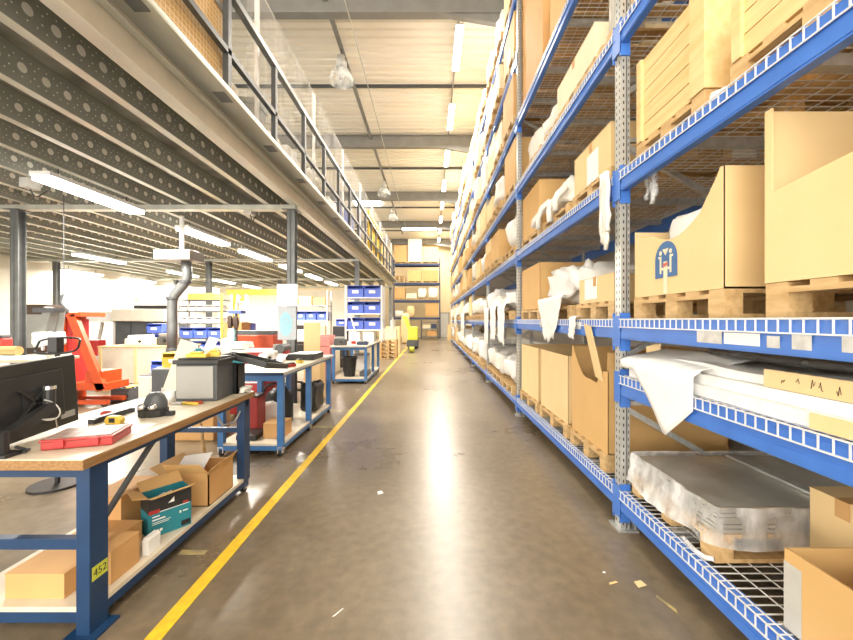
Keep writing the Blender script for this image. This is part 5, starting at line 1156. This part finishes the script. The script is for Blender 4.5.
# more workshop clutter
zb = .9315
def gadget(name, lab, cat, x, y, z, sx, sy, sz, m, m2, rot=0., group=None):
    o = thing(name, lab, cat, (x, y, z), group)
    R_ = Matrix.Translation((x, y, z)) @ Matrix.Rotation(rot, 4, 'Z')
    q = MB(); q.M = R_; q.box(-sx / 2, sx / 2, -sy / 2, sy / 2, .001, sz * .7); q.build('lower_body', M[m], o, bevel=min(sx, sz) * .12)
    q = MB(); q.M = R_; q.box(-sx * .42, sx * .36, -sy * .4, sy * .4, sz * .7 + .0005, sz); q.build('upper_body', M[m2], o, bevel=min(sx, sz) * .08)
    q = MB(); q.M = R_; q.cyl((sx * .1, -sy / 2 - .001, sz * .4), (sx * .1, -sy / 2 - .012, sz * .4), sz * .14, n=12); q.build('dial', M['black' if m != 'black' else 'lgrey'], o)
    return o
gadget('bench_grinder', 'dark green bench grinder on second bench close to the open case lid', 'grinder', -2.27, 4.4, zb, .16, .2, .16, 'teal', 'grey', .3)
gadget('charger', 'black battery charger on the second bench beside the white cards', 'charger', -2.0, 4.72, zb, .13, .16, .08, 'black', 'dark', -.2)
gadget('label_maker', 'pale boxed instrument at the middle of the second bench', 'instrument', -2.22, 5.25, zb, .2, .2, .14, 'lgrey', 'white', .1)
gadget('multimeter', 'small yellow and black meter on the second bench edge', 'meter', -1.75, 5.05, zb, .08, .14, .05, 'yel', 'black', .5)
gadget('glue_gun', 'red and black small tool near the aisle edge of second bench', 'tool', -1.72, 4.6, zb, .07, .16, .05, 'redp', 'black', -.5)
gadget('toolbox_radio', 'dark workshop radio on the third bench top near end', 'radio', -2.15, 9.0, .9015, .3, .2, .2, 'dark', 'grey', .1)
gadget('drill_case', 'blue grey drill case on the third bench near the aisle', 'case', -1.65, 9.15, .9015, .26, .2, .1, 'navy', 'grey', .0)
gadget('parts_box', 'small cream parts box on the plywood crate rim', 'box', -6.4, 8.4, .946, .5, .4, .22, 'cardc', 'white', .2)
gadget('motor_unit', 'dark motor unit lying on the plywood crate', 'motor', -5.8, 8.4, .946, .4, .3, .26, 'dark', 'grey', -.2)
for i, (x, y, col, lab) in enumerate(((-2.75, 7.6, 'black', 'black seated swivel stool between the second and third benches'), (-3.1, 8.6, 'black', 'black swivel stool in front of the grey desk'))):
    o = thing('swivel_stool', lab, 'stool', (x, y, 0), 'swivel stools')
    MB().lathe((x, y, .5), [(0, 0), (.17, .0), (.19, .03), (.18, .07), (0, .08)], 20).build('seat', M[col], o, smooth=True); MB().cyl((x, y, .1), (x, y, .5), .025, n=10).build('gas_column', M['chrome'], o)
    for k in range(5):
        a = 2 * PI * k / 5; MB().bar((x, y, .1), (x + .26 * math.cos(a), y + .26 * math.sin(a), .07), .035, .03).cyl((x + .26 * math.cos(a), y + .26 * math.sin(a), 0.001), (x + .26 * math.cos(a), y + .26 * math.sin(a), .055), .025, n=8).build('leg', M['black'], o)
    MB().box(x - .17, x + .17, y + .2, y + .24, .72, 1.0).box(x - .02, x + .02, y + .2, y + .23, .54, .72).build('backrest', M[col], o, bevel=.01)
for i, (x, y, sx, sy, sz, m, lab) in enumerate(((-2.95, 4.9, .5, .4, .42, 'cardo', 'tan carton on the floor inside the second bench'), (-3.7, 5.6, .5, .5, .8, 'dark', 'dark chest on the floor beyond the wooden bench'), (-4.3, 6.2, .6, .5, .62, 'beige', 'beige low cabinet on the floor near the suction arm'), (-3.2, 6.5, .5, .4, .95, 'cardp', 'pale carton stack piece behind the red cabinet'), (-4.4, 9.0, .7, .6, 1.2, 'red', 'red tall chest deep between the bin shelf and desk'), (-2.85, 12.2, .5, .5, 1.3, 'black', 'black cabinet beside the grey parts rack'), (-3.0, 11.0, .6, .5, .85, 'cardc', 'cream crate on the floor past the red crates'))):
    o = slab('floor_chest', lab, 'chest', m, x - sx / 2, x + sx / 2, y - sy / 2, y + sy / 2, 0, sz, None, .012, ('dark' if m not in ('dark', 'black') else 'grey', .012, 'chest_lid'))
    MB().box(x - sx * .2, x + sx * .2, y - sy / 2 - .012, y - sy / 2 - .001, sz * .6, sz * .68).build('chest_handle', M['lgrey'], o)
for i, (x, y, z, m, lab) in enumerate(((-3.7, 5.6, .813, 'yel', 'yellow tub on the dark floor chest'), (-4.3, 6.2, .633, 'bin', 'blue tub on the beige low cabinet'), (-4.4, 9.0, 1.213, 'bin', 'blue tub on the red tall chest'), (-2.85, 12.2, 1.313, 'bin', 'blue tub on the black cabinet'))):
    bin_(x, y - .14, z, .34, .3, .2, lab, 'tubs on chests', m)
for i, (x, y, L, lab) in enumerate(((-4.35, 3.4, .34, 'first box under the joists from the near end'), (-5.5, 5.2, .5, 'second box under the joists'), (-3.1, 6.5, .4, 'box under the joists beside the suction arm'))):
    o = thing('junction_box', 'small grey junction box, %s' % lab, 'junction box', (x, y, 3.3), 'junction boxes')
    MB().box(x - .06, x + .06, y - .09, y + .09, 3.3, 3.43).build('box_body', M['lgrey'], o, bevel=.008); MB().path([(x, y, 3.3), (x + .02, y + .03, 3.2), (x, y + .1, 3.22), (x - .02, y + .25, 3.36)], .01, 6).build('cable_loop', M['dark'], o, smooth=True)
# litter on the aisle floor
for i, (x, y, w_, l, a, m, lab) in enumerate(((px(380, 3.29), 3.29, .05, .06, .4, 'paper', 'small crumpled paper scrap on the aisle floor'), (px(338, 1.94), 1.94, .006, .07, -.6, 'white', 'thin white splinter on the aisle floor'), (px(640, 2.15), 2.15, .06, .05, .2, 'cardp', 'torn tan card scrap on the floor by the rack'), (px(613, 2.16), 2.16, .06, .014, .3, 'wood', 'pale wood splinter on the floor by the rack'), (px(667, 2.0), 2.0, .018, .13, .35, 'faded', 'pale wood sliver on the floor under the rack edge'), (px(604, 2.25), 2.25, .02, .012, 0, 'white', 'tiny white scrap on the floor by the rack'))):
    q = MB(); q.M = Matrix.Translation((x, y, .001)) @ Matrix.Rotation(a, 4, 'Z'); q.prism([(-w_ / 2, -l / 2, 0), (w_ / 2, -l / 3, 0), (w_ / 2.4, l / 2, .0), (-w_ / 3, l / 2.2, 0)], (0, 0, .003)); tag(q.build('floor_scrap', M[m]), lab, 'scrap', 'scraps on the aisle floor')

for o in list(bpy.data.objects):
    if '_o' in o: del o['_o']
